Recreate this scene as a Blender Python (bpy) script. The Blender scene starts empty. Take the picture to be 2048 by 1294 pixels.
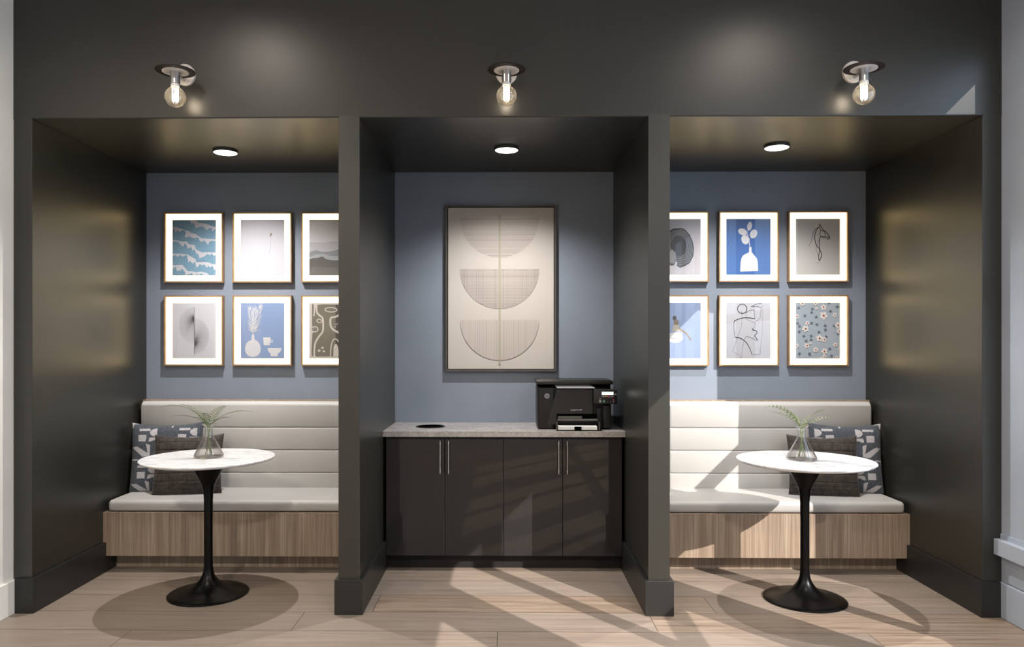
import bpy, bmesh, math, random
from mathutils import Vector, Matrix
from mathutils.geometry import tessellate_polygon
random.seed(7)
PI = math.pi
SC = bpy.context.scene
COL = SC.collection
R = math.radians

# ------------------------------------------------------------------ camera
cam_data = bpy.data.cameras.new('camera')
cam = bpy.data.objects.new('camera', cam_data)
COL.objects.link(cam)
SC.camera = cam
cam.location = (0, -4.1175, 1.488)
cam.rotation_euler = (R(90), 0, math.atan(0.012))
cam_data.sensor_fit = 'HORIZONTAL'
cam_data.sensor_width = 36.0
cam_data.lens = 36.0 * 1500.0 / 2048.0
cam_data.shift_x = 32.0 / 2048.0
cam_data.shift_y = 40.0 / 2048.0
cam_data.clip_start = 0.05

# ------------------------------------------------------------------ world, sun, exposure
W = bpy.data.worlds.new('sky')
SC.world = W
W.use_nodes = True
wn = W.node_tree
wn.nodes['Background'].inputs[0].default_value = (0.66, 0.80, 1.0, 1)
wn.nodes['Background'].inputs[1].default_value = 2.8

sun_data = bpy.data.lights.new('sun', 'SUN')
sun_data.energy = 8.0
sun_data.color = (1.0, 0.91, 0.84)
sun_data.angle = R(0.25)
sun = bpy.data.objects.new('sun', sun_data)
COL.objects.link(sun)
sun.rotation_euler = Vector((-0.775, 1.0, -0.775)).to_track_quat('-Z', 'Y').to_euler()
sun.location = (8, -8, 8)

SC.view_settings.view_transform = 'Standard'
SC.view_settings.look = 'None'
SC.view_settings.exposure = 0.0
SC.view_settings.gamma = 1.0
SC.view_settings.use_curve_mapping = False
SC.cycles.use_denoising = True
SC.cycles.max_bounces = 8
SC.cycles.diffuse_bounces = 5
SC.cycles.glossy_bounces = 4
SC.cycles.transparent_max_bounces = 16
SC.cycles.sample_clamp_indirect = 6.0
SC.cycles.caustics_reflective = False
SC.cycles.caustics_refractive = False

# ------------------------------------------------------------------ room sizes
XL, XR = -2.72, 2.705            # side walls of the room
N1 = (-2.615, -0.917)            # shaded niche
N2 = (-0.799, 0.784)             # middle niche
N3 = (0.903, 2.601)              # sunlit niche
ZN = 2.731                       # niche ceiling
YB = 1.325                       # back wall of the niches
ZC = 3.70                        # room ceiling
YR = -8.0                        # rear wall of the room
WIN = [(-1.552 - 1.925 * k, -0.186 - 1.925 * k) for k in range(4)]
WZ = (0.505, 3.078)


# ------------------------------------------------------------------ helpers: colours and materials
def lin(c):
    return tuple((v / 12.92 if v <= 0.04045 else ((v + 0.055) / 1.055) ** 2.4) for v in [x / 255.0 for x in c])


def new_mat(name, col, rough=0.5, metal=0.0, spec=0.5, coat=0.0, coat_rough=0.03, sheen=0.0, emit=None, estr=0.0):
    m = bpy.data.materials.new(name)
    m.use_nodes = True
    b = m.node_tree.nodes['Principled BSDF']
    b.inputs['Base Color'].default_value = (*col, 1)
    b.inputs['Roughness'].default_value = rough
    b.inputs['Metallic'].default_value = metal
    b.inputs['Specular IOR Level'].default_value = spec
    b.inputs['Coat Weight'].default_value = coat
    b.inputs['Coat Roughness'].default_value = coat_rough
    b.inputs['Sheen Weight'].default_value = sheen
    if emit:
        b.inputs['Emission Color'].default_value = (*emit, 1)
        b.inputs['Emission Strength'].default_value = estr
    return m


class NT:
    """small helper around a material's node tree"""
    def __init__(self, m):
        self.t = m.node_tree
        self.b = self.t.nodes['Principled BSDF']

    def n(self, kind, **kw):
        nd = self.t.nodes.new(kind)
        for k, v in kw.items():
            setattr(nd, k, v)
        return nd

    def l(self, a, b):
        self.t.links.new(a, b)

    def coord(self, which='Object', scale=(1, 1, 1), loc=(0, 0, 0)):
        tc = self.n('ShaderNodeTexCoord')
        mp = self.n('ShaderNodeMapping')
        mp.inputs['Scale'].default_value = scale
        mp.inputs['Location'].default_value = loc
        self.l(tc.outputs[which], mp.inputs['Vector'])
        return mp.outputs['Vector']

    def noise(self, vec, scale=5, detail=4, rough=0.5, dist=0.0):
        nd = self.n('ShaderNodeTexNoise')
        nd.inputs['Scale'].default_value = scale
        nd.inputs['Detail'].default_value = detail
        nd.inputs['Roughness'].default_value = rough
        nd.inputs['Distortion'].default_value = dist
        if vec is not None:
            self.l(vec, nd.inputs['Vector'])
        return nd.outputs['Fac']

    def ramp(self, fac, stops):
        nd = self.n('ShaderNodeValToRGB')
        el = nd.color_ramp.elements
        while len(el) > 1:
            el.remove(el[-1])
        el[0].position = stops[0][0]
        el[0].color = (*stops[0][1], 1)
        for p, c in stops[1:]:
            e = el.new(p)
            e.color = (*c, 1)
        self.l(fac, nd.inputs['Fac'])
        return nd.outputs['Color']

    def math(self, op, a, b=None, c=None):
        nd = self.n('ShaderNodeMath', operation=op)
        for i, v in enumerate((a, b, c)):
            if v is None:
                continue
            if isinstance(v, (int, float)):
                nd.inputs[i].default_value = v
            else:
                self.l(v, nd.inputs[i])
        return nd.outputs[0]

    def mix(self, fac, a, b, blend='MIX'):
        nd = self.n('ShaderNodeMix', data_type='RGBA', blend_type=blend)
        for i, v in ((0, fac), (6, a), (7, b)):
            if isinstance(v, (int, float)):
                nd.inputs[i].default_value = v
            elif isinstance(v, tuple):
                nd.inputs[i].default_value = (*v, 1)
            else:
                self.l(v, nd.inputs[i])
        return nd.outputs[2]

    def bump(self, h, strength=0.2, dist=0.01):
        nd = self.n('ShaderNodeBump')
        nd.inputs['Strength'].default_value = strength
        nd.inputs['Distance'].default_value = dist
        self.l(h, nd.inputs['Height'])
        self.l(nd.outputs['Normal'], self.b.inputs['Normal'])

    def base(self, c):
        self.l(c, self.b.inputs['Base Color'])


def m_paint(name, col, rough, spec, bump=0.03):
    m = new_mat(name, col, rough, spec=spec)
    t = NT(m)
    v = t.coord()
    n = t.noise(v, 2.5, 3)
    t.base(t.ramp(n, [(0.3, tuple(c * 0.93 for c in col)), (0.7, tuple(c * 1.06 for c in col))]))
    t.bump(t.noise(v, 220, 2), bump, 0.002)
    return m


M = {}
M['dark'] = m_paint('dark_olive_semigloss_paint', (0.0195, 0.0188, 0.0150), 0.355, 0.68)
M['darktrim'] = m_paint('dark_trim_paint', (0.017, 0.017, 0.016), 0.38, 0.4)
M['blue'] = m_paint('blue_grey_wall_paint', (0.205, 0.238, 0.292), 0.6, 0.35)
M['white_wall'] = m_paint('white_wall_paint', (0.84, 0.83, 0.79), 0.6, 0.3)
M['cool_wall'] = m_paint('cool_grey_wall_paint', (0.38, 0.43, 0.51), 0.5, 0.4)
M['ceil'] = m_paint('ceiling_paint', (0.70, 0.69, 0.67), 0.8, 0.2)


def m_floor():
    m = new_mat('oak_plank_floor', (0.3, 0.2, 0.15), 0.42, spec=0.35)
    t = NT(m)
    tc = t.n('ShaderNodeTexCoord')
    sp = t.n('ShaderNodeSeparateXYZ')
    t.l(tc.outputs['Object'], sp.inputs[0])
    x, y = sp.outputs[0], sp.outputs[1]
    yy = t.math('ADD', t.math('DIVIDE', y, 0.2745), 100.0 - 0.03 / 0.2745)
    row = t.math('FLOOR', yy)
    fy = t.math('FRACT', yy)
    wn1 = t.n('ShaderNodeTexWhiteNoise', noise_dimensions='1D')
    t.l(row, wn1.inputs['W'])
    xx = t.math('ADD', t.math('DIVIDE', x, 1.9), t.math('MULTIPLY_ADD', wn1.outputs['Value'], 7.0, 50.0))
    colm = t.math('FLOOR', xx)
    fx = t.math('FRACT', xx)
    cmb = t.n('ShaderNodeCombineXYZ')
    t.l(row, cmb.inputs[0])
    t.l(colm, cmb.inputs[1])
    wn2 = t.n('ShaderNodeTexWhiteNoise', noise_dimensions='3D')
    t.l(cmb.outputs[0], wn2.inputs['Vector'])
    tint = wn2.outputs['Value']
    # grain runs along the planks
    g = t.n('ShaderNodeCombineXYZ')
    t.l(t.math('MULTIPLY_ADD', x, 1.3, t.math('MULTIPLY', tint, 40.0)), g.inputs[0])
    t.l(t.math('MULTIPLY', y, 26.0), g.inputs[1])
    t.l(t.math('MULTIPLY', tint, 9.0), g.inputs[2])
    grain = t.noise(g.outputs[0], 1.6, 7, 0.62, 0.6)
    g2 = t.n('ShaderNodeCombineXYZ')
    t.l(t.math('MULTIPLY_ADD', x, 0.7, t.math('MULTIPLY', tint, 11.0)), g2.inputs[0])
    t.l(t.math('MULTIPLY', y, 5.0), g2.inputs[1])
    broad = t.noise(g2.outputs[0], 1.8, 3, 0.5, 0.8)
    c1 = t.ramp(grain, [(0.30, (0.125, 0.090, 0.066)), (0.5, (0.255, 0.198, 0.153)), (0.70, (0.365, 0.296, 0.236))])
    c2 = t.mix(t.math('MULTIPLY', broad, 0.55), c1, (0.29, 0.205, 0.150))
    c3 = t.mix(t.math('MULTIPLY', tint, 0.5), c2, (0.235, 0.212, 0.195))
    ey = t.math('MINIMUM', fy, t.math('SUBTRACT', 1.0, fy))
    ex = t.math('MINIMUM', fx, t.math('SUBTRACT', 1.0, fx))
    seam = t.math('MAXIMUM', t.math('LESS_THAN', ey, 0.010), t.math('LESS_THAN', ex, 0.0012))
    c4 = t.mix(t.math('MULTIPLY', seam, 0.8), c3, (0.06, 0.045, 0.035))
    t.base(c4)
    h = t.math('SUBTRACT', t.math('MULTIPLY', grain, 0.25), t.math('MULTIPLY', seam, 1.0))
    t.bump(h, 0.25, 0.002)
    t.l(t.math('MULTIPLY_ADD', grain, 0.2, 0.32), t.b.inputs['Roughness'])
    return m


M['floor'] = m_floor()


def m_wood_panel():
    m = new_mat('vertical_grain_laminate', (0.3, 0.22, 0.16), 0.45, spec=0.35)
    t = NT(m)
    v = t.coord('Object', (26, 26, 0.9))
    a = t.noise(v, 1.0, 6, 0.6, 0.15)
    v2 = t.coord('Object', (6.5, 6.5, 0.25), (3, 1, 0))
    b = t.noise(v2, 1.0, 3, 0.5)
    v3 = t.coord('Object', (120, 120, 2.0), (7, 1, 0))
    f = t.noise(v3, 1.0, 2, 0.5)
    c = t.ramp(a, [(0.30, (0.190, 0.128, 0.086)), (0.5, (0.345, 0.252, 0.182)), (0.70, (0.500, 0.400, 0.305))])
    c = t.mix(t.math('MULTIPLY', b, 0.6), c, (0.325, 0.278, 0.228))
    c = t.mix(t.ramp(f, [(0.40, (0, 0, 0)), (0.62, (0.62, 0.62, 0.62))]), c, (0.200, 0.142, 0.100))
    t.base(c)
    t.bump(f, 0.08, 0.001)
    return m


M['wood'] = m_wood_panel()


def m_vinyl():
    m = new_mat('light_grey_upholstery', (0.47, 0.46, 0.445), 0.48, spec=0.4)
    t = NT(m)
    v = t.coord()
    t.bump(t.noise(v, 420, 3), 0.08, 0.001)
    n = t.noise(v, 3, 2)
    t.base(t.ramp(n, [(0.3, (0.45, 0.44, 0.425)), (0.7, (0.49, 0.48, 0.465))]))
    return m


M['vinyl'] = m_vinyl()


def m_marble():
    m = new_mat('white_marble', (0.86, 0.86, 0.88), 0.22, spec=0.5)
    t = NT(m)
    v = t.coord('Object', (1.2, 3.2, 1))
    n = t.noise(v, 2.2, 7, 0.6, 1.6)
    vein = t.math('ABSOLUTE', t.math('SUBTRACT', n, 0.5))
    c = t.ramp(vein, [(0.0, (0.60, 0.62, 0.68)), (0.03, (0.76, 0.77, 0.80)), (0.10, (0.83, 0.83, 0.855))])
    t.base(c)
    return m


M['marble'] = m_marble()


def m_quartz():
    m = new_mat('grey_quartz', (0.4, 0.38, 0.37), 0.25, spec=1.0)
    t = NT(m)
    v = t.coord()
    n = t.noise(v, 9, 8, 0.65, 0.6)
    c = t.ramp(n, [(0.3, (0.27, 0.245, 0.23)), (0.7, (0.42, 0.395, 0.38))])
    w = t.noise(t.coord('Object', (1, 1, 1), (4, 2, 1)), 13, 5, 0.6, 2.2)
    vein = t.math('ABSOLUTE', t.math('SUBTRACT', w, 0.5))
    k = t.ramp(vein, [(0.0, (0.75, 0.75, 0.75)), (0.015, (0.2, 0.2, 0.2)), (0.04, (0, 0, 0))])
    t.base(t.mix(k, c, (0.62, 0.60, 0.58)))
    return m


M['quartz'] = m_quartz()
M['gloss_door'] = new_mat('gloss_charcoal_laminate', (0.016, 0.0145, 0.0150), 0.6, spec=0.1, coat=0.9, coat_rough=0.02)
M['carcass'] = new_mat('black_carcass', (0.006, 0.006, 0.007), 0.5)
M['kick'] = new_mat('charcoal_kick', (0.016, 0.014, 0.014), 0.55, spec=0.2)
M['chrome'] = new_mat('brushed_nickel', (0.55, 0.54, 0.54), 0.28, metal=1.0)
M['black_metal'] = new_mat('satin_black_enamel', (0.0018, 0.0016, 0.0017), 0.30, spec=0.18)
M['bronze'] = new_mat('dark_bronze', (0.016, 0.011, 0.010), 0.5, spec=0.25)
M['white_enamel'] = new_mat('white_enamel', (0.62, 0.58, 0.55), 0.35)
M['porcelain'] = new_mat('porcelain', (0.8, 0.8, 0.8), 0.3)
M['fixture_rim'] = new_mat('dark_fixture_rim', (0.03, 0.03, 0.026), 0.45)
M['diffuser'] = new_mat('lit_diffuser', (0.9, 0.9, 0.9), 0.5, emit=(1.0, 0.96, 0.90), estr=5.0)
M['filament'] = new_mat('lit_filament', (1, 0.7, 0.35), 0.5, emit=(1.0, 0.93, 0.84), estr=100.0)
M['plastic'] = new_mat('black_printer_plastic', (0.010, 0.009, 0.008), 0.36, spec=0.3)
M['plastic2'] = new_mat('charcoal_printer_plastic', (0.014, 0.013, 0.0125), 0.32, spec=0.4)
M['gap'] = new_mat('deep_black', (0.002, 0.002, 0.002), 0.9, spec=0.0)
M['paper'] = new_mat('white_paper', (0.80, 0.80, 0.80), 0.7)
M['logo'] = new_mat('silver_print', (0.30, 0.30, 0.31), 0.4)
M['lcd'] = new_mat('lit_display', (0.75, 0.85, 0.80), 0.4, emit=(0.80, 0.92, 0.86), estr=0.75)
M['amber_k'] = new_mat('key_yellow', (0.70, 0.42, 0.05), 0.4)
M['magenta_k'] = new_mat('key_magenta', (0.65, 0.08, 0.22), 0.4)
M['green_k'] = new_mat('key_green', (0.10, 0.34, 0.26), 0.4)
M['grey_k'] = new_mat('key_grey', (0.33, 0.33, 0.33), 0.4)
M['smoke'] = new_mat('smoked_plastic', (0.07, 0.065, 0.06), 0.15, coat=0.5)


def m_thin_glass(name, tint, refl=1.0, ior=1.45):
    m = bpy.data.materials.new(name)
    m.use_nodes = True
    t = m.node_tree
    t.nodes.clear()
    o = t.nodes.new('ShaderNodeOutputMaterial')
    mx = t.nodes.new('ShaderNodeMixShader')
    lw = t.nodes.new('ShaderNodeLayerWeight')
    lw.inputs['Blend'].default_value = 0.5
    pw = t.nodes.new('ShaderNodeMath')
    pw.operation = 'POWER'
    pw.inputs[1].default_value = 4.0
    f0 = ((ior - 1) / (ior + 1)) ** 2 * 2
    tr = t.nodes.new('ShaderNodeBsdfTransparent')
    tr.inputs[0].default_value = (*tint, 1)
    gl = t.nodes.new('ShaderNodeBsdfGlossy')
    gl.inputs['Roughness'].default_value = 0.02
    mu = t.nodes.new('ShaderNodeMath')
    mu.operation = 'MULTIPLY_ADD'
    mu.use_clamp = True
    mu.inputs[1].default_value = 0.85 * refl
    mu.inputs[2].default_value = f0 * refl
    t.links.new(lw.outputs['Facing'], pw.inputs[0])
    t.links.new(pw.outputs[0], mu.inputs[0])
    t.links.new(mu.outputs[0], mx.inputs[0])
    t.links.new(tr.outputs[0], mx.inputs[1])
    t.links.new(gl.outputs[0], mx.inputs[2])
    t.links.new(mx.outputs[0], o.inputs[0])
    return m


M['pane'] = m_thin_glass('window_glass', (0.96, 0.98, 0.98))
M['glazing'] = m_thin_glass('picture_glass', (0.98, 0.98, 0.98))
M['bulb_glass'] = m_thin_glass('amber_bulb_glass', (0.93, 0.85, 0.70), 1.3, 1.6)
_t = M['bulb_glass'].node_tree
_o = [n for n in _t.nodes if n.type == 'OUTPUT_MATERIAL'][0]
_m0 = _o.inputs[0].links[0].from_node
_tl = _t.nodes.new('ShaderNodeBsdfTranslucent')
_tl.inputs[0].default_value = (0.70, 0.60, 0.45, 1)
_m1 = _t.nodes.new('ShaderNodeMixShader')
_m1.inputs[0].default_value = 0.07
_t.links.new(_m0.outputs[0], _m1.inputs[1])
_t.links.new(_tl.outputs[0], _m1.inputs[2])
_t.links.new(_m1.outputs[0], _o.inputs[0])
M['flask'] = m_thin_glass('clear_flask_glass', (0.972, 0.97, 0.968), 1.1, 1.5)
M['water'] = m_thin_glass('flask_water', (0.90, 0.885, 0.86), 1.0, 1.33)


def m_oak():
    m = new_mat('light_oak_frame', (0.42, 0.26, 0.13), 0.42)
    t = NT(m)
    n = t.noise(t.coord('Object', (40, 40, 9)), 2.0, 5, 0.6)
    t.base(t.ramp(n, [(0.3, (0.20, 0.115, 0.06)), (0.7, (0.34, 0.21, 0.115))]))
    return m


M['oak'] = m_oak()
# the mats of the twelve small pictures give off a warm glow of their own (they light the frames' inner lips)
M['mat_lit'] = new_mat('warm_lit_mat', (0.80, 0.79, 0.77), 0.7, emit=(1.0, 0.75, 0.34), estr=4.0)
M['bronze_frame'] = new_mat('dark_bronze_frame', (0.055, 0.047, 0.042), 0.30, spec=0.7)


def pm(name, rgb, rough=0.75):
    k = 'pr_' + name
    if k not in M:
        M[k] = new_mat('print_' + name, lin(rgb), rough, spec=0.2)
    return M[k]


def m_textile():
    m = new_mat('heather_blue_fabric', (0.1, 0.12, 0.15), 0.9, spec=0.1, sheen=0.2)
    t = NT(m)
    v = t.coord()
    n = t.noise(v, 330, 2, 0.7)
    t.base(t.ramp(n, [(0.33, (0.018, 0.022, 0.030)), (0.5, (0.052, 0.062, 0.078)), (0.70, (0.20, 0.215, 0.24))]))
    t.bump(n, 0.4, 0.002)
    return m


def m_textile2():
    m = new_mat('pale_woven_shapes', (0.46, 0.44, 0.46), 0.9, spec=0.1, sheen=0.2)
    t = NT(m)
    n = t.noise(t.coord(), 330, 2, 0.7)
    t.base(t.ramp(n, [(0.35, (0.33, 0.315, 0.335)), (0.65, (0.54, 0.52, 0.54))]))
    t.bump(n, 0.3, 0.002)
    return m


M['heather'] = m_textile()
M['pale'] = m_textile2()


def m_velvet():
    m = new_mat('brown_pleated_velvet', (0.07, 0.058, 0.05), 0.7, spec=0.25, sheen=0.35)
    m.node_tree.nodes['Principled BSDF'].inputs['Sheen Roughness'].default_value = 0.4
    t = NT(m)
    v = t.coord()
    n = t.noise(v, 28, 5, 0.65)
    t.base(t.ramp(n, [(0.3, (0.022, 0.0175, 0.015)), (0.7, (0.066, 0.055, 0.048))]))
    t.bump(t.noise(v, 160, 4, 0.7), 0.25, 0.002)
    return m


M['velvet'] = m_velvet()
M['leaf'] = new_mat('fern_green', (0.085, 0.105, 0.045), 0.55)
M['leaf2'] = new_mat('fern_pale_green', (0.20, 0.23, 0.13), 0.55)
M['stem'] = new_mat('fern_stem', (0.13, 0.20, 0.05), 0.5)


# ------------------------------------------------------------------ helpers: meshes
class MB:
    def __init__(self):
        self.v, self.f, self.mi, self.mats = [], [], [], []
        self.smooth = []

    def _m(self, mat):
        if mat not in self.mats:
            self.mats.append(mat)
        return self.mats.index(mat)

    def add(self, verts, faces, mat, smooth=False):
        o = len(self.v)
        self.v += [tuple(p) for p in verts]
        k = self._m(mat)
        for f in faces:
            self.f.append([o + i for i in f])
            self.mi.append(k)
            self.smooth.append(smooth)

    def box(self, x0, x1, y0, y1, z0, z1, mat, bev=0.0, seg=2, smooth=False):
        bm = bmesh.new()
        bmesh.ops.create_cube(bm, size=1)
        for v in bm.verts:
            v.co = Vector(((x0 + x1) / 2 + v.co.x * (x1 - x0), (y0 + y1) / 2 + v.co.y * (y1 - y0), (z0 + z1) / 2 + v.co.z * (z1 - z0)))
        if bev > 0:
            bmesh.ops.bevel(bm, geom=bm.edges[:], offset=bev, segments=seg, affect='EDGES', profile=0.5)
        self.bm(bm, mat, smooth or bev > 0.004)

    def bm(self, bm, mat, smooth=False, mtx=None):
        bm.verts.index_update()
        vs = [(mtx @ v.co if mtx else v.co.copy()) for v in bm.verts]
        self.add(vs, [[v.index for v in f.verts] for f in bm.faces], mat, smooth)
        bm.free()

    def lathe(self, prof, c=(0, 0, 0), mat=None, seg=48, smooth=True):
        vs, fs = [], []
        n = len(prof)
        for i in range(seg):
            a = 2 * PI * i / seg
            for r, z in prof:
                vs.append((c[0] + r * math.cos(a), c[1] + r * math.sin(a), c[2] + z))
        for i in range(seg):
            j = (i + 1) % seg
            for k in range(n - 1):
                if prof[k][0] < 1e-6 and prof[k + 1][0] < 1e-6:
                    continue
                if prof[k][0] < 1e-6:
                    fs.append([i * n + k, j * n + k + 1, i * n + k + 1])
                elif prof[k + 1][0] < 1e-6:
                    fs.append([i * n + k, j * n + k, i * n + k + 1])
                else:
                    fs.append([i * n + k, j * n + k, j * n + k + 1, i * n + k + 1])
        self.add(vs, fs, mat, smooth)

    def tube(self, pts, rad, mat, seg=8, cap=True):
        pts = [Vector(p) for p in pts]
        n = len(pts)
        rr = rad if isinstance(rad, (list, tuple)) else [rad] * n
        vs, fs = [], []
        up = Vector((0, 0, 1))
        for i, p in enumerate(pts):
            d = (pts[min(i + 1, n - 1)] - pts[max(i - 1, 0)]).normalized()
            a = d.cross(up)
            if a.length < 0.05:
                a = d.cross(Vector((1, 0, 0)))
            a.normalize()
            b = d.cross(a).normalized()
            for k in range(seg):
                t = 2 * PI * k / seg
                vs.append(p + (a * math.cos(t) + b * math.sin(t)) * rr[i])
        for i in range(n - 1):
            for k in range(seg):
                j = (k + 1) % seg
                fs.append([i * seg + k, i * seg + j, (i + 1) * seg + j, (i + 1) * seg + k])
        if cap:
            fs.append(list(range(seg))[::-1])
            fs.append([(n - 1) * seg + k for k in range(seg)])
        self.add(vs, fs, mat, True)

    def build(self, name, parent=None, loc=(0, 0, 0), fix=True):
        me = bpy.data.meshes.new(name)
        me.from_pydata(self.v, [], self.f)
        for m in self.mats:
            me.materials.append(m)
        me.polygons.foreach_set('material_index', self.mi)
        me.polygons.foreach_set('use_smooth', self.smooth)
        me.update()
        if fix:
            b = bmesh.new()
            b.from_mesh(me)
            bmesh.ops.recalc_face_normals(b, faces=b.faces[:])
            b.to_mesh(me)
            b.free()
        if any(self.smooth):
            try:
                me.set_sharp_from_angle(angle=R(38))
            except Exception:
                pass
        o = bpy.data.objects.new(name, me)
        COL.objects.link(o)
        o.location = loc
        if parent:
            o.parent = parent
        return o


def tag(o, label, cat, group=None):
    o['label'] = label
    o['category'] = cat
    if group:
        o['group'] = group
    return o


def thing(name, label, cat, loc=(0, 0, 0), rz=0.0, group=None):
    o = bpy.data.objects.new(name, None)
    COL.objects.link(o)
    o.location = loc
    o.rotation_euler = (0, 0, rz)
    o.empty_display_size = 0.1
    return tag(o, label, cat, group)


def struct(o):
    o['kind'] = 'structure'
    return o


def copy_tree(o, parent=None):
    c = o.copy()
    COL.objects.link(c)
    c.parent = parent
    for ch in list(o.children):
        copy_tree(ch, c)
    return c


# ------------------------------------------------------------------ the room
b = MB()
b.box(XL - 0.15, XR + 0.15, YR - 0.15, YB + 0.1, -0.08, 0.0, M['floor'])
struct(b.build('floor'))

b = MB()
b.box(XL - 0.15, XR + 0.15, YR - 0.15, YB + 0.1, ZC, ZC + 0.1, M['ceil'])
struct(b.build('ceiling'))


def chamfer_box(b, x0, x1, y0, y1, z0, z1, mat, cx0=False, cx1=False, cz0=False, c=0.004):
    """box whose front edges are eased, so that the arrises catch light"""
    b.box(x0, x1, y0, y1, z0, z1, mat)


# dark portal wall: header over the three niches
b = MB()
e = 0.005
hx = [XL, XR]
e = 0.009
prof = [(0.0, ZC)] + [(e - e * math.cos(k / 6 * PI / 2), ZN + e - e * math.sin(k / 6 * PI / 2)) for k in range(7)] + [(0.16, ZN), (0.16, ZC)]
q = len(prof)
b.add([(XL, p[0], p[1]) for p in prof] + [(XR, p[0], p[1]) for p in prof], [[k, (k + 1) % q, (k + 1) % q + q, k + q] for k in range(q)] + [list(range(q)), list(range(q, 2 * q))[::-1]], M['dark'], True)
for fa, fb in ((XL, N1[0]), (N1[1], N2[0]), (N2[1], N3[0]), (N3[1], XR)):
    # flush fillets carry the wall face down onto the piers
    b.box(fa + (0.0 if fa == XL else 0.0025), fb - (0.0 if fb == XR else 0.0025), -0.0003, 0.012, ZN - 0.004, ZN + 0.012, M['dark'])
struct(b.build('wall_front'))

# niche ceiling slab behind the header
b = MB()
b.box(XL, XR, 0.16, YB + 0.1, ZN, ZN + 0.12, M['dark'])
struct(b.build('ceiling_niche'))


def pier(name, x0, x1):
    b = MB()
    b.box(x0, x1, 0.0, YB, 0.0, ZN, M['dark'], bev=0.0025, seg=2)
    o = b.build(name)
    return struct(o)


pier('wall_pier_outer_shaded', XL, N1[0])
pier('wall_pier_shaded', N1[1], N2[0])
pier('wall_pier_sunlit', N2[1], N3[0])
pier('wall_pier_outer_sunlit', N3[1], XR)

b = MB()
b.box(XL, XR, YB, YB + 0.1, 0.0, ZN, M['blue'])
struct(b.build('wall_back'))


# baseboards around the piers (stop short of the toe kicks)
def base_run(name, x0, x1, left_side, right_side, depth):
    """front piece plus returns into the niches"""
    t, h = 0.0185, 0.192
    b = MB()
    fx0 = x0 - (t if left_side else 0)
    fx1 = x1 + (t if right_side else 0)
    b.box(fx0, fx1, -t, 0.0, 0, h, M['darktrim'], bev=0.0015)
    if left_side:
        b.box(x0 - t, x0, -0.001, depth[0], 0, h, M['darktrim'], bev=0.0015)
    if right_side:
        b.box(x1, x1 + t, -0.001, depth[1], 0, h, M['darktrim'], bev=0.0015)
    return struct(b.build(name))


base_run('baseboard_outer_shaded', XL + 0.018, N1[0], False, True, (0, 0.872))
base_run('baseboard_shaded', N1[1], N2[0], True, True, (0.872, 0.872))
base_run('baseboard_sunlit', N2[1], N3[0], True, True, (0.872, 0.872))
base_run('baseboard_outer_sunlit', N3[1], XR - 0.015, True, False, (0.872, 0))

# left wall, with its white baseboard
b = MB()
b.box(XL - 0.12, XL, YR, YB + 0.1, 0, ZC, M['white_wall'])
struct(b.build('wall_left'))
b = MB()
b.box(XL, XL + 0.018, YR, -0.0, 0, 0.185, M['white_wall'], bev=0.003)
struct(b.build('baseboard_left'))
b = MB()
b.box(XL - 0.12, XR + 0.05, YR - 0.12, YR, 0, ZC, M['white_wall'])
struct(b.build('wall_rear'))

# right wall with four tall windows
TH = 0.035
b = MB()
mw = M['cool_wall']
b.box(XR, XR + TH, YR, YB + 0.1, 0, WZ[0], mw)
b.box(XR, XR + TH, YR, YB + 0.1, WZ[1], ZC, mw)
ys = [YB + 0.1]
for y0, y1 in WIN:
    b.box(XR, XR + TH, y1, ys[-1], WZ[0], WZ[1], mw)
    ys.append(y0)
b.box(XR, XR + TH, YR, ys[-1], WZ[0], WZ[1], mw)
struct(b.build('wall_right'))
for i, (y0, y1) in enumerate(WIN):
    b = MB()
    fx0, fx1 = XR + 0.004, XR + 0.028
    ym = y1 - 0.725
    b.box(fx0, fx1, ym - 0.073, ym + 0.073, WZ[0], WZ[1], mw)
    b.box(fx0, fx1, y0, y1, 1.725, 1.845, mw)
    w = struct(b.build('window_%d' % (i + 1)))
    g = MB()
    g.add([(XR + 0.016, y0, WZ[0]), (XR + 0.016, y1, WZ[0]), (XR + 0.016, y1, WZ[1]), (XR + 0.016, y0, WZ[1])], [[0, 1, 2, 3]], M['pane'])
    g.build('window_pane', w)
# stool, apron, panel and baseboard of the right wall
b = MB()
b.box(XR - 0.045, XR, YR, -0.001, 0.342, 0.428, mw, bev=0.003)
b.box(XR - 0.008, XR, YR, -0.001, 0.428, 0.454, mw)
struct(b.build('trim_1'))
b = MB()
b.box(XR - 0.006, XR, -1.9, -0.03, 0.20, 0.295, mw, bev=0.002)
b.box(XR - 0.006, XR, -3.85, -1.98, 0.20, 0.295, mw, bev=0.002)
struct(b.build('trim_2'))
b = MB()
b.box(XR - 0.015, XR, YR, -0.001, 0, 0.192, mw, bev=0.003)
struct(b.build('baseboard_right'))

# daylight portals help the sampling of the sky through the windows
for i, (y0, y1) in enumerate(WIN):
    ld = bpy.data.lights.new('window_portal', 'AREA')
    ld.shape = 'RECTANGLE'
    ld.size = WZ[1] - WZ[0]
    ld.size_y = y1 - y0
    ld.cycles.is_portal = True
    lo = bpy.data.objects.new('window_portal', ld)
    COL.objects.link(lo)
    lo.location = (XR + TH + 0.03, (y0 + y1) / 2, (WZ[0] + WZ[1]) / 2)
    lo.rotation_euler = Vector((-1, 0, 0)).to_track_quat('-Z', 'Y').to_euler()


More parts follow.
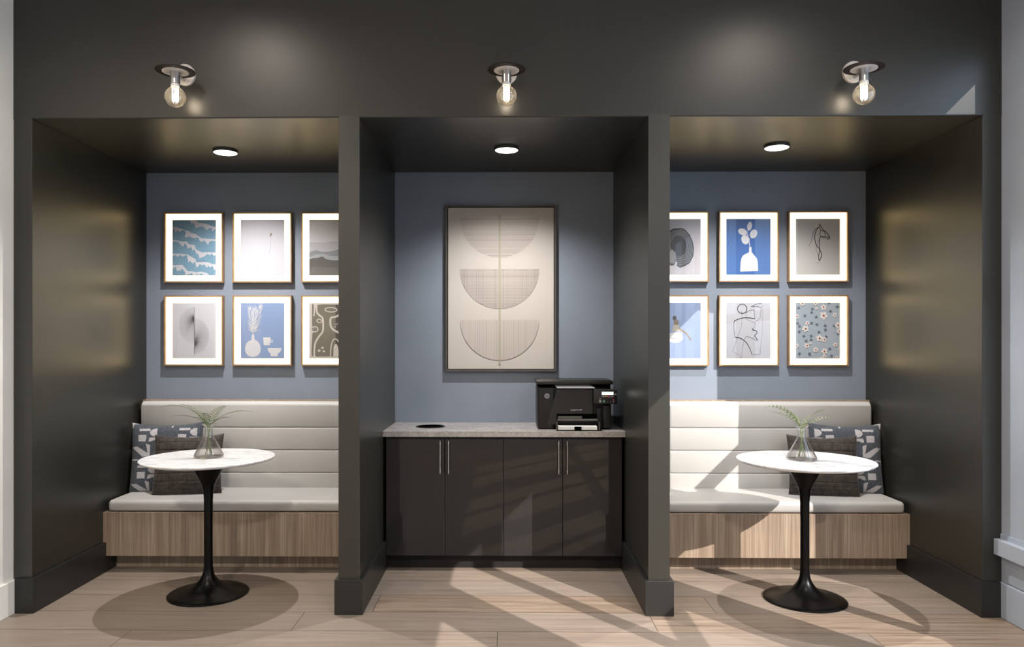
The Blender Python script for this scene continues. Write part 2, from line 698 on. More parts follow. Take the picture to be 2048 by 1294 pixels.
# ------------------------------------------------------------------ ceiling lights
def lamp(kind, name, loc, energy, color, radius=0.02, parent=None, spot=None, blend=0.3):
    ld = bpy.data.lights.new(name, kind)
    ld.energy = energy
    ld.color = color
    ld.shadow_soft_size = radius
    if kind == 'SPOT':
        ld.spot_size = R(spot)
        ld.spot_blend = blend
    o = bpy.data.objects.new(name, ld)
    COL.objects.link(o)
    o.location = loc
    if parent:
        o.parent = parent
    return o


def surface_light(x, y, label):
    t = thing('ceiling_light', label, 'ceiling light', (x, y, ZN), 0, None)
    b = MB()
    b.lathe([(0.0, 0.0), (0.078, 0.0), (0.078, -0.012), (0.074, -0.016), (0.070, -0.016)], (0, 0, 0), M['fixture_rim'])
    b.build('housing', t)
    b = MB()
    b.lathe([(0.0735, -0.0155), (0.068, -0.0185), (0.0, -0.0200)], (0, 0, 0), M['diffuser'])
    b.build('diffuser', t)
    lamp('SPOT', 'downlight_lamp', (0, 0, -0.030), 170 if abs(x) > 1 else 150, (1.0, 0.965, 0.935), 0.012, t, 136, 1.0)
    return t


surface_light(-1.80, 0.69, 'round surface light on ceiling of shaded niche with fan-drawing picture')
surface_light(0.010, 0.65, 'round surface light on ceiling of middle niche above printer')
surface_light(1.705, 0.61, 'round surface light on ceiling of sunlit niche with horse drawing')


def room_light(x, y):
    where = ('beside the white wall' if x < 0 else 'beside the tall windows')
    row = ('just in front of the niches' if y > -3 else 'added unseen as fill, far from the niches')
    t = thing('unseen_room_light', 'recessed light in room ceiling %s, %s' % (where, row), 'ceiling light', (x, y, ZC), 0, 'recessed room lights')
    b = MB()
    b.lathe([(0.11, 0.0), (0.11, -0.006), (0.09, -0.008), (0.09, 0.0)], (0, 0, 0), M['white_enamel'])
    b.build('trim_ring', t)
    b = MB()
    b.lathe([(0.088, -0.003), (0.0, -0.004)], (0, 0, 0), M['diffuser'])
    b.build('diffuser', t)
    lamp('SPOT', 'unseen_room_lamp', (0, 0, -0.03), 115 if y > -3 else 480, (1.0, 0.90, 0.78), 0.09, t, 160, 0.6)


for rx, ry in ((-1.75, -1.5), (1.75, -1.5), (-1.75, -4.6), (1.75, -4.6)):  # far row is unseen fill, added to brighten niches and prints
    room_light(rx, ry)


# ------------------------------------------------------------------ wall sconces
def sconce(x, label):
    t = thing('wall_sconce', label, 'wall lamp', (x, 0, 2.966), 0)
    y = -0.13
    b = MB()
    prof = [(0.0, 0.022), (0.054, 0.022), (0.058, 0.018), (0.058, 0.0)]
    bb = MB()
    bb.lathe(prof, (0, 0, 0), M['white_enamel'], 48)
    bb.v = [(p[0], -p[2], p[1]) for p in bb.v]
    bb.build('backplate', t)
    b.tube([(0, -0.02, -0.034), (0, y, -0.034)], 0.0075, M['chrome'], 12)
    b.build('arm', t)
    b = MB()
    b.lathe([(0.0, -0.020), (0.1, -0.020), (0.1015, -0.022), (0.1015, -0.0235), (0.1, -0.025), (0.0, -0.025)], (0, y, 0), M['bronze'], 64)
    b.build('shade_disc', t)
    b = MB()
    b.lathe([(0.067, -0.0252), (0.067, -0.0285), (0.0, -0.0285)], (0, y, 0), M['white_enamel'], 48)
    b.build('reflector_disc', t)
    b = MB()
    b.lathe([(0.0, -0.006), (0.005, -0.008), (0.006, -0.014), (0.004, -0.020)], (0, y, 0), M['chrome'], 16)
    b.build('finial', t)
    b = MB()
    b.lathe([(0.0245, -0.0285), (0.0245, -0.092), (0.022, -0.094), (0.0, -0.094)], (0, y, 0), M['chrome'], 32)
    b.build('socket', t)
    # bulb: globe with a short neck
    bl = MB()
    cz, r = -0.161, 0.0545
    prof = [(0.021, -0.094), (0.021, -0.106)]
    for k in range(1, 25):
        a = math.asin(0.021 / r) + (PI - math.asin(0.021 / r)) * k / 24
        prof.append((max(0, r * math.sin(a)), cz + r * math.cos(a)))
    bl.lathe(prof, (0, y, 0), M['bulb_glass'], 40)
    bo = bl.build('bulb', t)
    nk = MB()
    nk.lathe([(0.0225, -0.094), (0.0235, -0.098), (0.021, -0.102), (0.0225, -0.106), (0.019, -0.109)], (0, y, 0), M['porcelain'], 24)
    nk.build('bulb_collar', bo)
    fl = MB()
    n = 9
    for k in range(n):
        a = 2 * PI * k / n
        rx, rr = 0.0155, 0.0195
        p0 = (rx * math.cos(a), y + rx * math.sin(a), -0.115)
        p1 = (rx * math.cos(a + 0.3), y + rx * math.sin(a + 0.3), -0.182)
        fl.tube([p0, p1], 0.0007, M['filament'], 5)
    fl.tube([(0, y, -0.108), (0, y, -0.186)], 0.0022, M['porcelain'], 6)
    fl.build('filament', bo)
    return t


sconce(-1.762, 'wall sconce with globe bulb and flat disc above the shaded niche')
sconce(0.008, 'wall sconce with globe bulb and flat disc above the middle printer niche')
sconce(1.897, 'wall sconce with globe bulb beside the bright triangle of sun on dark wall')


# ------------------------------------------------------------------ banquettes
def rounded_slab(b, x0, x1, y0, y1, z0, z1, r, mat, seg=5):
    b.box(x0, x1, y0, y1, z0, z1, mat, bev=r, seg=seg, smooth=True)


def banquette(n, label):
    x0, x1 = n
    t = thing('banquette_bench', label, 'bench', ((x0 + x1) / 2, 0.73, 0))
    h = (x1 - x0) / 2
    yo = -0.73
    # front panel with small notches over the baseboards
    b = MB()
    nb = 0.0205
    zt, zm, zb = 0.390, 0.194, 0.107
    pts = [(-h + 0.001, zt), (h - 0.001, zt), (h - 0.001, zm), (h - nb, zm), (h - nb, zb), (-h + nb, zb), (-h + nb, zm), (-h + 0.001, zm)]
    ya, yb = 0.73 + yo, 0.752 + yo
    vs = [(p[0], ya, p[1]) for p in pts] + [(p[0], yb, p[1]) for p in pts]
    k = len(pts)
    fs = [[0, 1, 2, 7], [3, 4, 5, 6], [8, 15, 10, 9], [11, 14, 13, 12]]
    fs += [[i, (i + 1) % k, (i + 1) % k + k, i + k] for i in range(k)]
    b.add([(v[0], v[1], v[2]) for v in vs], fs, M['wood'])
    b.build('front_panel', t, fix=False)
    b = MB()
    b.box(-h + nb, h - nb, 0.858 + yo, 0.876 + yo, 0.0, 0.107, M['wood'])
    b.box(-h + 0.001, h - 0.001, 0.876 + yo, 1.31 + yo, 0.0, 0.107, M['carcass'])
    b.build('toe_kick', t)
    b = MB()
    b.box(-h + 0.001, h - 0.001, 0.752 + yo, 1.27 + yo, 0.372, 0.388, M['wood'])
    b.box(-h + nb, h - nb, 0.752 + yo, 1.27 + yo, 0.107, 0.120, M['carcass'])
    b.build('seat_deck', t)
    b = MB()
    rounded_slab(b, -h + 0.022, h - 0.022, 0.742 + yo, 1.21 + yo, 0.391, 0.466, 0.026, M['vinyl'], 6)
    b.build('seat_cushion', t)
    # channel-stitched backrest
    b = MB()
    zs = [0.405, 0.572, 0.732, 0.892, 1.076]
    for a, c in zip(zs[:-1], zs[1:]):
        top = c == zs[-1]
        # rounded front profile extruded along x
        prof = []
        yfront, yback = 1.186 + yo, 1.262 + yo
        m = 10
        rb, rt = 0.030, (0.030 if top else 0.010)
        rb = 0.010
        for k in range(m + 1):
            s = k / m * PI / 2
            prof.append((yfront + rb * 1.2 * (1 - math.sin(s)), a + rb * (1 - math.cos(s))))
        for k in range(m + 1):
            s = k / m * PI / 2
            prof.append((yfront + rt * 1.0 * (1 - math.cos(s)), c - rt * (1 - math.sin(s))))
        # gentle belly
        prof = [(y - 0.008 * math.sin(PI * min(1, max(0, (z - a) / (c - a)))), z) for y, z in prof]
        prof += [(yback, c), (yback, a)]
        xs = [(-h + 0.018, 0.020), (-h + 0.023, 0.008), (-h + 0.034, 0.0), (h - 0.034, 0.0), (h - 0.023, 0.008), (h - 0.018, 0.020)]
        vs, fs = [], []
        q = len(prof)
        zc0 = (a + c) / 2
        for ix, (xx, inset) in enumerate(xs):
            for (yy, zz) in prof:
                z2 = zz
                if top and zz > zc0:
                    z2 = zz - inset * 1.0 * (zz - zc0) / (c - zc0)
                vs.append((xx, min(yy + inset, yback), z2))
        for ix in range(len(xs) - 1):
            for k in range(q):
                j = (k + 1) % q
                fs.append([ix * q + k, ix * q + j, (ix + 1) * q + j, (ix + 1) * q + k])
        fs.append(list(range(q)))
        fs.append([(len(xs) - 1) * q + k for k in range(q)][::-1])
        b.add(vs, fs, M['vinyl'], True)
    b.build('backrest', t)
    b = MB()
    b.box(-h + 0.001, h - 0.001, 1.264 + yo, YB - 0.001 + yo, 0.12, 1.083, M['wood'])
    b.build('back_panel', t)
    return t


banquette(N1, 'light grey channelled banquette on wood base inside the fully shaded niche')
banquette(N3, 'light grey channelled banquette on wood base, sunlight falling across its seat')


# ------------------------------------------------------------------ cushions
TILE = [
    ('p', [(.216, 0), (.495, 0), (.495, .065), (.216, .065)]),
    ('h', (.667, .112, .112, .172)),
    ('p', [(.207, .168), (.414, .175), (.405, .355), (.207, .345)]),
    ('p', [(.486, .252), (.73, .243), (.73, .327), (.586, .327), (.54, .355), (.477, .355)]),
    ('p', [(.036, .495), (.19, .486), (.46, .664), (.414, .41), (.52, .45), (.52, .75), (.34, .766)]),
    ('p', [(0, .822), (.234, .822), (.2, .87), (.06, .87), (.05, .98), (.01, .98)]),
    ('p', [(.80, .60), (.93, .58), (.93, .78), (.80, .80)]),
    ('p', [(.70, .44), (.98, .44), (.98, .50), (.70, .50)]),
]


def inpoly(x, y, P):
    c = False
    n = len(P)
    j = n - 1
    for i in range(n):
        xi, yi = P[i]
        xj, yj = P[j]
        if (yi > y) != (yj > y) and x < (xj - xi) * (y - yi) / (yj - yi) + xi:
            c = not c
        j = i
    return c


def in_pattern(x, z, mirror):
    """x right, z down from the top edge, in metres"""
    if mirror:
        x = -x
    u = ((x + 0.235) / 0.262) % 1.0
    v = ((z - 0.045) / 0.252) % 1.0
    for k, s in TILE:
        if k == 'p' and inpoly(u, v, s):
            return True
        if k == 'h' and u < s[0] and ((u - s[0]) / s[3]) ** 2 + ((v - s[1]) / s[2]) ** 2 < 1:
            return True
    return False


def pillow(name, label, group, w, h, th, loc, rx, rz, kind, mirror=False, N=150):
    t = MB()
    K = N if kind == 'pattern' else 150

    def pos(u, v, side):
        px = w / 2 * u * (1 - 0.045 * (1 - v * v))
        pz = h / 2 * v
        if v > 0:
            pz *= 1 - 0.115 * (1 - abs(u) ** 2.0) * v
        body = ((1 - u ** 4) ** 0.55) * ((1 - v ** 4) ** 0.55) if abs(u) < 1 and abs(v) < 1 else 0.0
        d = th / 2 * body
        if kind == 'tiles' and side < 0:
            # pleated blocks with stitched rows
            cx = (px / 0.0565 + (0.5 if int((pz + 5) / 0.105) % 2 else 0)) % 1.0
            rowz = ((pz + 5) / 0.0525)
            fz = rowz % 1.0
            g = 0.0
            g = max(g, math.exp(-((min(cx, 1 - cx)) / 0.05) ** 2))
            g = max(g, math.exp(-((min(fz, 1 - fz)) / 0.07) ** 2))
            if int(rowz) % 2 == 0:
                if 0.25 < cx < 0.85:
                    g = max(g, 0.8 * math.exp(-((fz - 0.45) / 0.08) ** 2))
            d += (0.0032 * (1 - g) + 0.001 * math.sin(rowz * 2.1 + px * 30)) * min(1, body * 1.5)
        return (px, side * d, pz)
    vs, fs, pat = [], [], []
    for side in (-1, 1):
        o = len(vs)
        for j in range(K + 1):
            for i in range(K + 1):
                # denser sampling near the seams
                u = math.sin((2 * i / K - 1) * PI / 2) * 0.35 + (2 * i / K - 1) * 0.65
                v = math.sin((2 * j / K - 1) * PI / 2) * 0.35 + (2 * j / K - 1) * 0.65
                vs.append(pos(u, v, side))
        for j in range(K):
            for i in range(K):
                a = o + j * (K + 1) + i
                f = [a, a + 1, a + K + 2, a + K + 1]
                fs.append(f if side < 0 else f[::-1])
                cx = (vs[a][0] + vs[a + K + 2][0]) / 2
                cz = h / 2 - (vs[a][2] + vs[a + K + 2][2]) / 2
                pat.append(kind == 'pattern' and in_pattern(cx, cz, mirror))
    if kind == 'pattern':
        t.add(vs, [f for f, p in zip(fs, pat) if not p], M['heather'], True)
        o = len(t.v) - len(vs)
        k = t._m(M['pale'])
        for f, p in zip(fs, pat):
            if p:
                t.f.append([o + i for i in f])
                t.mi.append(k)
                t.smooth.append(True)
    else:
        t.add(vs, fs, M['velvet'], True)
    ob = t.build(name, fix=False)
    bm = bmesh.new()
    bm.from_mesh(ob.data)
    bmesh.ops.remove_doubles(bm, verts=bm.verts[:], dist=0.0002)
    bm.to_mesh(ob.data)
    bm.free()
    ob.location = loc
    ob.rotation_euler = (rx, 0, rz)
    tag(ob, label, 'cushion', group)
    return ob


pillow('patterned_cushion', 'blue-grey cushion with pale geometric shapes in the corner of the shaded bench', 'patterned cushions', 0.475, 0.475, 0.115, (-2.362, 1.095, 0.466 + 0.2345), R(-9), R(10.5), 'pattern')
pillow('patterned_cushion', 'blue-grey cushion with pale geometric shapes in the corner of the sunlit bench', 'patterned cushions', 0.475, 0.475, 0.115, (2.352, 1.095, 0.466 + 0.2345), R(-9), R(-10.5), 'pattern', True)
pillow('velvet_cushion', 'dark brown block-stitched velvet cushion on the shaded bench behind table', 'brown velvet cushions', 0.455, 0.405, 0.10, (-2.165, 0.985, 0.466 + 0.200), R(-11), R(9), 'tiles')
pillow('velvet_cushion', 'dark brown block-stitched velvet cushion on the sunlit bench behind table', 'brown velvet cushions', 0.455, 0.405, 0.10, (2.150, 0.985, 0.466 + 0.200), R(-11), R(-9), 'tiles')


# ------------------------------------------------------------------ pedestal tables
def pedestal_table(x, y, label):
    t = thing('pedestal_table', label, 'table', (x, y, 0))
    b = MB()
    b.lathe([(0.0, 0.0), (0.222, 0.0), (0.229, 0.003), (0.230, 0.007), (0.226, 0.011), (0.19, 0.0175), (0.15, 0.026), (0.11, 0.040), (0.08, 0.058),
             (0.055, 0.082), (0.038, 0.108), (0.029, 0.135), (0.026, 0.165), (0.025, 0.20)], (0, 0, 0), M['black_metal'], 72)
    b.build('base', t)
    b = MB()
    b.lathe([(0.025, 0.20), (0.0245, 0.45), (0.0255, 0.56), (0.0285, 0.605), (0.036, 0.648), (0.046, 0.670), (0.060, 0.695), (0.083, 0.739), (0.101, 0.775), (0.110, 0.792), (0.0, 0.792)], (0, 0, 0), M['black_metal'], 48)
    b.build('column', t)
    b = MB()
    b.lathe([(0.0, 0.792), (0.355, 0.792), (0.372, 0.798), (0.380, 0.805), (0.3815, 0.809), (0.379, 0.8125), (0.0, 0.8125)], (0, 0, 0), M['marble'], 96)
    o = b.build('tabletop', t)
    return t


TABLES = [(-1.762, 0.318), (1.742, 0.262)]
pedestal_table(*TABLES[0], 'round white marble table on black tulip base in the shaded niche')
pedestal_table(*TABLES[1], 'round white marble table on black tulip base in the sunlit niche')


# ------------------------------------------------------------------ flasks with fern
def flask(x, y, label):
    t = thing('flask_vase', label, 'vase', (x, y, 0.8130))
    b = MB()
    prof = [(0.0, 0.001), (0.078, 0.001), (0.085, 0.005), (0.086, 0.012), (0.080, 0.024), (0.030, 0.118), (0.0235, 0.134), (0.0225, 0.148), (0.0225, 0.172), (0.028, 0.182), (0.041, 0.198),
            (0.039, 0.198), (0.026, 0.182), (0.0205, 0.172), (0.0205, 0.148), (0.0215, 0.134), (0.0275, 0.118), (0.0775, 0.024), (0.082, 0.012), (0.076, 0.005), (0.0, 0.005)]
    b.lathe(prof, (0, 0, 0), M['flask'], 56)
    b.build('vessel', t)
    b = MB()
    b.lathe([(0.0, 0.0055), (0.075, 0.0055), (0.0805, 0.012), (0.0765, 0.024), (0.062, 0.052), (0.0, 0.052)], (0, 0, 0), M['water'], 48)
    b.build('water', t)
    return t


def frond(b, az, reach, rise, droop, leaflet, broad, leafmat, seedn=22, twist=0.0, start=0.03):
    """one arching frond: rachis plus paired leaflets"""
    d = Vector((math.cos(az), math.sin(az), 0))
    side = Vector((-math.sin(az), math.cos(az), 0))
    z0 = 0.185
    pts = []
    n = 26
    for k in range(n + 1):
        s = k / n
        r = 0.008 + reach * (s ** 1.25)
        z = z0 + rise * (1 - (1 - s) ** 2.0) - droop * s ** 3
        pts.append(Vector((d.x * r, d.y * r, z)))
    low = [Vector((-d.x * 0.02, -d.y * 0.02, 0.015)), Vector((d.x * 0.0, d.y * 0.0, 0.10)), Vector((d.x * 0.006, d.y * 0.006, 0.16))]
    b.tube(low + pts, [0.0016] * 3 + [0.0015 * (1 - 0.75 * k / n) for k in range(n + 1)], M['stem'], 5)
    for q in range(seedn):
        s = start + (0.97 - start) * q / (seedn - 1)
        k = min(n - 1, int(s * n))
        f = s * n - k
        p = pts[k].lerp(pts[k + 1], f)
        tdir = (pts[k + 1] - pts[k]).normalized()
        L = leaflet * (math.sin(PI * min(1.0, s * 0.85 + 0.15)) ** 0.7) * (1 - 0.35 * s)
        for sg in (-1, 1):
            out = (side * sg * math.cos(twist) + Vector((0, 0, 1)) * sg * math.sin(twist))
            dr = (out * 0.85 + tdir * 0.62 + Vector((0, 0, 0.10))).normalized()
            wv = tdir.cross(out).cross(dr)
            if wv.length < 1e-4:
                continue
            wv = wv.normalized() * (L * broad)
            nn = dr.cross(wv).normalized() * 0.0005
            A, B = p, p + dr * L + Vector((0, 0, -0.12 * L))
            m1 = p + dr * L * 0.35
            vs = [A + nn, m1 + wv + nn, m1 - wv + nn, B + nn, A - nn, m1 + wv - nn, m1 - wv - nn, B - nn]
            b.add(vs, [[0, 1, 3, 2], [4, 6, 7, 5], [0, 2, 6, 4], [2, 3, 7, 6], [3, 1, 5, 7], [1, 0, 4, 5]], leafmat)


def fern(x, y, label, spec, leafmat, broad):
    t = thing('fern_sprig', label, 'plant', (x, y, 0.8130))
    for (az, reach, rise, droop, leaflet, n, tw) in spec:
        b = MB()
        frond(b, R(az), reach, rise, droop, leaflet, broad, leafmat, n, tw)
        b.build('frond', t)
    return t


flask(TABLES[0][0], TABLES[0][1] + 0.005, 'clear conical glass flask of water with fern on the shaded marble table')
fern(TABLES[0][0], TABLES[0][1] + 0.005, 'thin-leaved fern sprigs in glass flask on the shaded marble table',
     [(178, 0.30, 0.150, 0.045, 0.036, 26, 0.25), (166, 0.19, 0.125, 0.0, 0.034, 20, -0.3), (198, 0.21, 0.080, 0.02, 0.032, 20, 0.2),
      (4, 0.26, 0.105, 0.025, 0.034, 24, 0.1), (-85, 0.09, 0.085, 0.0, 0.040, 10, 0.0), (80, 0.17, 0.105, 0.0, 0.060, 11, 0.0), (28, 0.12, 0.055, 0.01, 0.030, 14, 0.1),
      (150, 0.11, 0.055, 0.01, 0.030, 14, 0.1)], M['leaf'], 0.085)
flask(TABLES[1][0] - 0.016, TABLES[1][1] + 0.005, 'clear conical glass flask of water with fern on the sunlit marble table')
fern(TABLES[1][0] - 0.016, TABLES[1][1] + 0.005, 'broad-leaved fern sprigs in glass flask on the sunlit marble table',
     [(172, 0.20, 0.145, 0.03, 0.036, 11, 0.7), (188, 0.19, 0.095, 0.0, 0.034, 11, 0.5), (160, 0.17, 0.120, 0.0, 0.034, 10, 0.5), (10, 0.17, 0.110, 0.01, 0.036, 10, -0.6),
      (-8, 0.17, 0.070, 0.01, 0.034, 10, 0.4), (-75, 0.08, 0.080, 0.0, 0.035, 7, 0.3), (95, 0.11, 0.075, 0.0, 0.040, 7, 0.5), (150, 0.10, 0.10, 0.0, 0.036, 8, 0.5)], M['leaf2'], 0.15)


# ------------------------------------------------------------------ cabinets and worktop
def base_cabinet(x0, x1, label):
    xc = (x0 + x1) / 2
    t = thing('base_cabinet', label, 'cabinet', (xc, 0.785, 0))
    a, c = x0 - xc, x1 - xc
    b = MB()
    b.box(a, c, 0.02, 0.535, 0.098, 0.877, M['carcass'])
    b.build('body', t)
    b = MB()
    b.box(a, c, 0.078, 0.098, 0.0, 0.098, M['kick'])
    b.build('toe_kick', t)
    g = 0.0017
    for k in (0, 1):
        d0 = a + 0.001 if k == 0 else g
        d1 = -g if k == 0 else c - 0.001
        b = MB()
        b.box(d0, d1, 0.0, 0.018, 0.100, 0.864, M['gloss_door'], bev=0.0012, seg=2)
        dr = b.build('door', t)
        hx = (-1 if k == 0 else 1) * 0.0275
        hb = MB()
        hy = -0.030
        hb.tube([(hx, hy, 0.640), (hx, hy, 0.856)], 0.0048, M['chrome'], 12)
        for hz in (0.660, 0.836):
            hb.tube([(hx, hy, hz), (hx, -0.0005, hz)], 0.0042, M['chrome'], 10)
            hb.tube([(hx, hy, hz - 0.006), (hx, hy, hz + 0.006)], 0.0064, M['chrome'], 12)
        hb.build('handle', dr)
    return t


base_cabinet(-0.7795, -0.0105, 'gloss charcoal two-door cabinet under worktop below the round black grommet')
base_cabinet(-0.0095, 0.7635, 'gloss charcoal two-door cabinet under worktop below the black printer')

b = MB()
b.box(N2[0] + 0.001, N2[1] - 0.001, 0.765, YB - 0.001, 0.879, 0.916, M['quartz'], bev=0.0015)
tag(b.build('worktop'), 'grey speckled stone worktop spanning the middle niche under printer', 'worktop')

t = thing('waste_grommet', 'round black waste opening ring set in the grey stone worktop', 'grommet', (-0.512, 1.035, 0.9162))
b = MB()
b.lathe([(0.086, 0.0), (0.098, 0.0), (0.100, 0.002), (0.097, 0.0045), (0.090, 0.0045), (0.086, 0.001)], (0, 0, 0), M['black_metal'], 64)
b.build('rim', t)
b = MB()
b.lathe([(0.0, 0.0), (0.087, 0.0), (0.087, 0.0022), (0.0, 0.0010)], (0, 0, 0), M['gap'], 64)
b.build('flap', t)


# ------------------------------------------------------------------ printer
def printer():
    t = thing('printer', 'black multifunction printer on the worktop below corner of large artwork', 'printer', (0.464, 0.87, 0.9165))
    X = lambda a: (a - 885) * 0.000411
    Z = lambda a: (1036 - a) * 0.000411
    D = 0.345
    b = MB()
    b.box(X(285), X(1480), 0.028, D, Z(1030), Z(352), M['plastic'], bev=0.012, seg=4)
    # front shell: left wing, centre bulge, right wing
    b.box(X(290), X(560), 0.012, 0.05, Z(1030), Z(356), M['plastic'], bev=0.010, seg=4)
    b.add([(X(445), 0.0115, Z(955)), (X(595), 0.0115, Z(390)), (X(1170), 0.0115, Z(390)), (X(1170), 0.0115, Z(782)), (X(600), 0.0115, Z(782)), (X(575), 0.0115, Z(955)),
           (X(445), 0.03, Z(955)), (X(595), 0.03, Z(390)), (X(1170), 0.03, Z(390)), (X(1170), 0.03, Z(782)), (X(600), 0.03, Z(782)), (X(575), 0.03, Z(955))],
          [[0, 1, 4, 5], [1, 2, 3, 4], [0, 6, 7, 1], [1, 7, 8, 2], [2, 8, 9, 3], [3, 9, 10, 4], [4, 10, 11, 5], [5, 11, 6, 0]], M['plastic2'])
    b.box(X(1245), X(1330), 0.012, 0.05, Z(1025), Z(690), M['plastic'], bev=0.003)
    b.box(X(1338), X(1478), 0.010, 0.05, Z(1025), Z(640), M['plastic'], bev=0.008, seg=3)
    b.box(X(300), X(1470), 0.03, D - 0.01, Z(352), Z(308), M['gap'])
    b.build('body', t)
    b = MB()
    b.box(X(262), X(1503), 0.0, D + 0.005, Z(308), Z(246), M['plastic2'], bev=0.006, seg=3)
    b.box(X(300), X(1475), 0.03, D - 0.02, Z(246) - 0.002, Z(238), M['plastic2'], bev=0.002)
    b.build('scanner_lid', t)
    # slanted output shelf under the lid
    b = MB()
    b.add([(X(560), 0.0275, Z(314)), (X(1130), 0.0275, Z(314)), (X(1205), -0.008, Z(358)), (X(600), -0.008, Z(358)),
           (X(560), 0.0275, Z(322)), (X(1130), 0.0275, Z(322)), (X(1205), -0.008, Z(370)), (X(600), -0.008, Z(370))],
          [[0, 1, 2, 3], [7, 6, 5, 4], [0, 3, 7, 4], [3, 2, 6, 7], [2, 1, 5, 6], [1, 0, 4, 5]], M['logo'])
    b.build('output_shelf', t)
    # control panel
    p = MB()
    p.box(X(1180), X(1556), -0.030, 0.020, Z(620), Z(382), M['plastic2'], bev=0.006, seg=3)
    cp = p.build('control_panel', t)
    yf = -0.0305
    b = MB()
    b.box(X(1310), X(1497), yf - 0.001, yf + 0.002, Z(472), Z(420), M['lcd'])
    b.build('display', cp)
    keys = [(1310, 1352, 500, 488, 'grey_k'), (1358, 1404, 500, 488, 'amber_k'), (1408, 1456, 500, 488, 'magenta_k'), (1460, 1498, 500, 488, 'grey_k'),
            (1268, 1302, 592, 556, 'grey_k'), (1332, 1360, 592, 556, 'green_k'), (1516, 1545, 472, 452, 'grey_k'), (1270, 1292, 540, 526, 'grey_k'),
            (1490, 1504, 560, 540, 'magenta_k'), (1398, 1408, 588, 578, 'grey_k'), (1444, 1456, 590, 576, 'grey_k'), (1488, 1504, 590, 576, 'grey_k'),
            (1334, 1346, 510, 502, 'grey_k'), (1420, 1430, 520, 511, 'grey_k'), (1444, 1454, 520, 511, 'grey_k'), (1466, 1476, 520, 511, 'grey_k')]
    for a, c, z0, z1, k in keys:
        b = MB()
        b.box(X(a), X(c), yf - 0.0012, yf + 0.001, Z(z0), Z(z1), M[k])
        b.build('button', cp)
    # paper tray
    b = MB()
    b.box(X(575), X(1270), -0.085, 0.02, 0.0004, Z(1022), M['plastic'], bev=0.002)
    b.box(X(575), X(595), -0.083, 0.02, Z(1022) - 0.001, Z(900), M['smoke'], bev=0.002)
    b.box(X(1250), X(1270), -0.083, 0.02, Z(1022) - 0.001, Z(900), M['smoke'], bev=0.002)
    b.box(X(860), X(970), -0.087, -0.075, Z(1024), Z(966), M['gap'], bev=0.001)
    # raised rear hood of the tray
    b.box(X(600), X(1250), -0.030, 0.015, Z(890), Z(858), M['smoke'], bev=0.004, seg=3)
    b.box(X(600), X(1240), 0.006, 0.0125, Z(858), Z(786), M['gap'])
    b.box(X(612), X(1000), 0.002, 0.010, Z(856), Z(818), M['smoke'])
    b.build('paper_tray', t)
    # round emblem on the left wing: a ring disc with two slanted letters
    b = MB()
    em = MB()
    vs = [(X(437), 0.0112, Z(495))]
    n = 40
    for k in range(n):
        vs.append((X(437) + 0.0172 * math.cos(2 * PI * k / n), 0.0112, Z(495) + 0.0172 * math.sin(2 * PI * k / n)))
    em.add(vs, [[0, 1 + (k + 1) % n, 1 + k] for k in range(n)], M['logo'])
    em.build('emblem', t)

    def text(body, size, x, z, y, mat, name, shear=0.0):
        cu = bpy.data.curves.new(name, 'FONT')
        cu.body = body
        cu.size = size
        cu.align_x = 'CENTER'
        cu.align_y = 'CENTER'
        cu.shear = shear
        cu.extrude = 0.0002
        tmp = bpy.data.objects.new(name, cu)
        COL.objects.link(tmp)
        dg = bpy.context.evaluated_depsgraph_get()
        dg.update()
        me = bpy.data.meshes.new_from_object(tmp.evaluated_get(dg))
        bpy.data.objects.remove(tmp)
        me.materials.clear()
        me.materials.append(mat)
        o = bpy.data.objects.new(name, me)
        COL.objects.link(o)
        o.parent = t
        o.location = (x, y, z)
        o.rotation_euler = (R(90), 0, 0)
        return o
    text('hp', 0.026, X(437), Z(494), 0.0108, M['plastic'], 'emblem_letters', 0.35)
    text('LaserJet Pro MFP', 0.0105, X(912), Z(722), 0.0110, M['paper'], 'lettering')
    return t


printer()
b = MB()
kx = lambda a: 0.464 + (a - 885) * 0.000411
b.box(kx(602), kx(1222), 0.87 - 0.080, 0.87 + 0.002, 0.9165 + 0.0066, 0.9165 + 0.0290, M['paper'], bev=0.001)
tag(b.build('paper_stack'), 'stack of white paper lying in the front tray of printer', 'paper')


# ------------------------------------------------------------------ pictures
def smooth_path(pts, sub=6):
    P = [Vector((p[0], p[1])) for p in pts]
    out = []
    n = len(P)
    for i in range(n - 1):
        p0, p1, p2, p3 = P[max(i - 1, 0)], P[i], P[i + 1], P[min(i + 2, n - 1)]
        for k in range(sub):
            s = k / sub
            out.append(0.5 * ((2 * p1) + (p2 - p0) * s + (2 * p0 - 5 * p1 + 4 * p2 - p3) * s * s + (3 * p1 - p0 - 3 * p2 + p3) * s ** 3))
    out.append(P[-1])
    return [(p.x, p.y) for p in out]


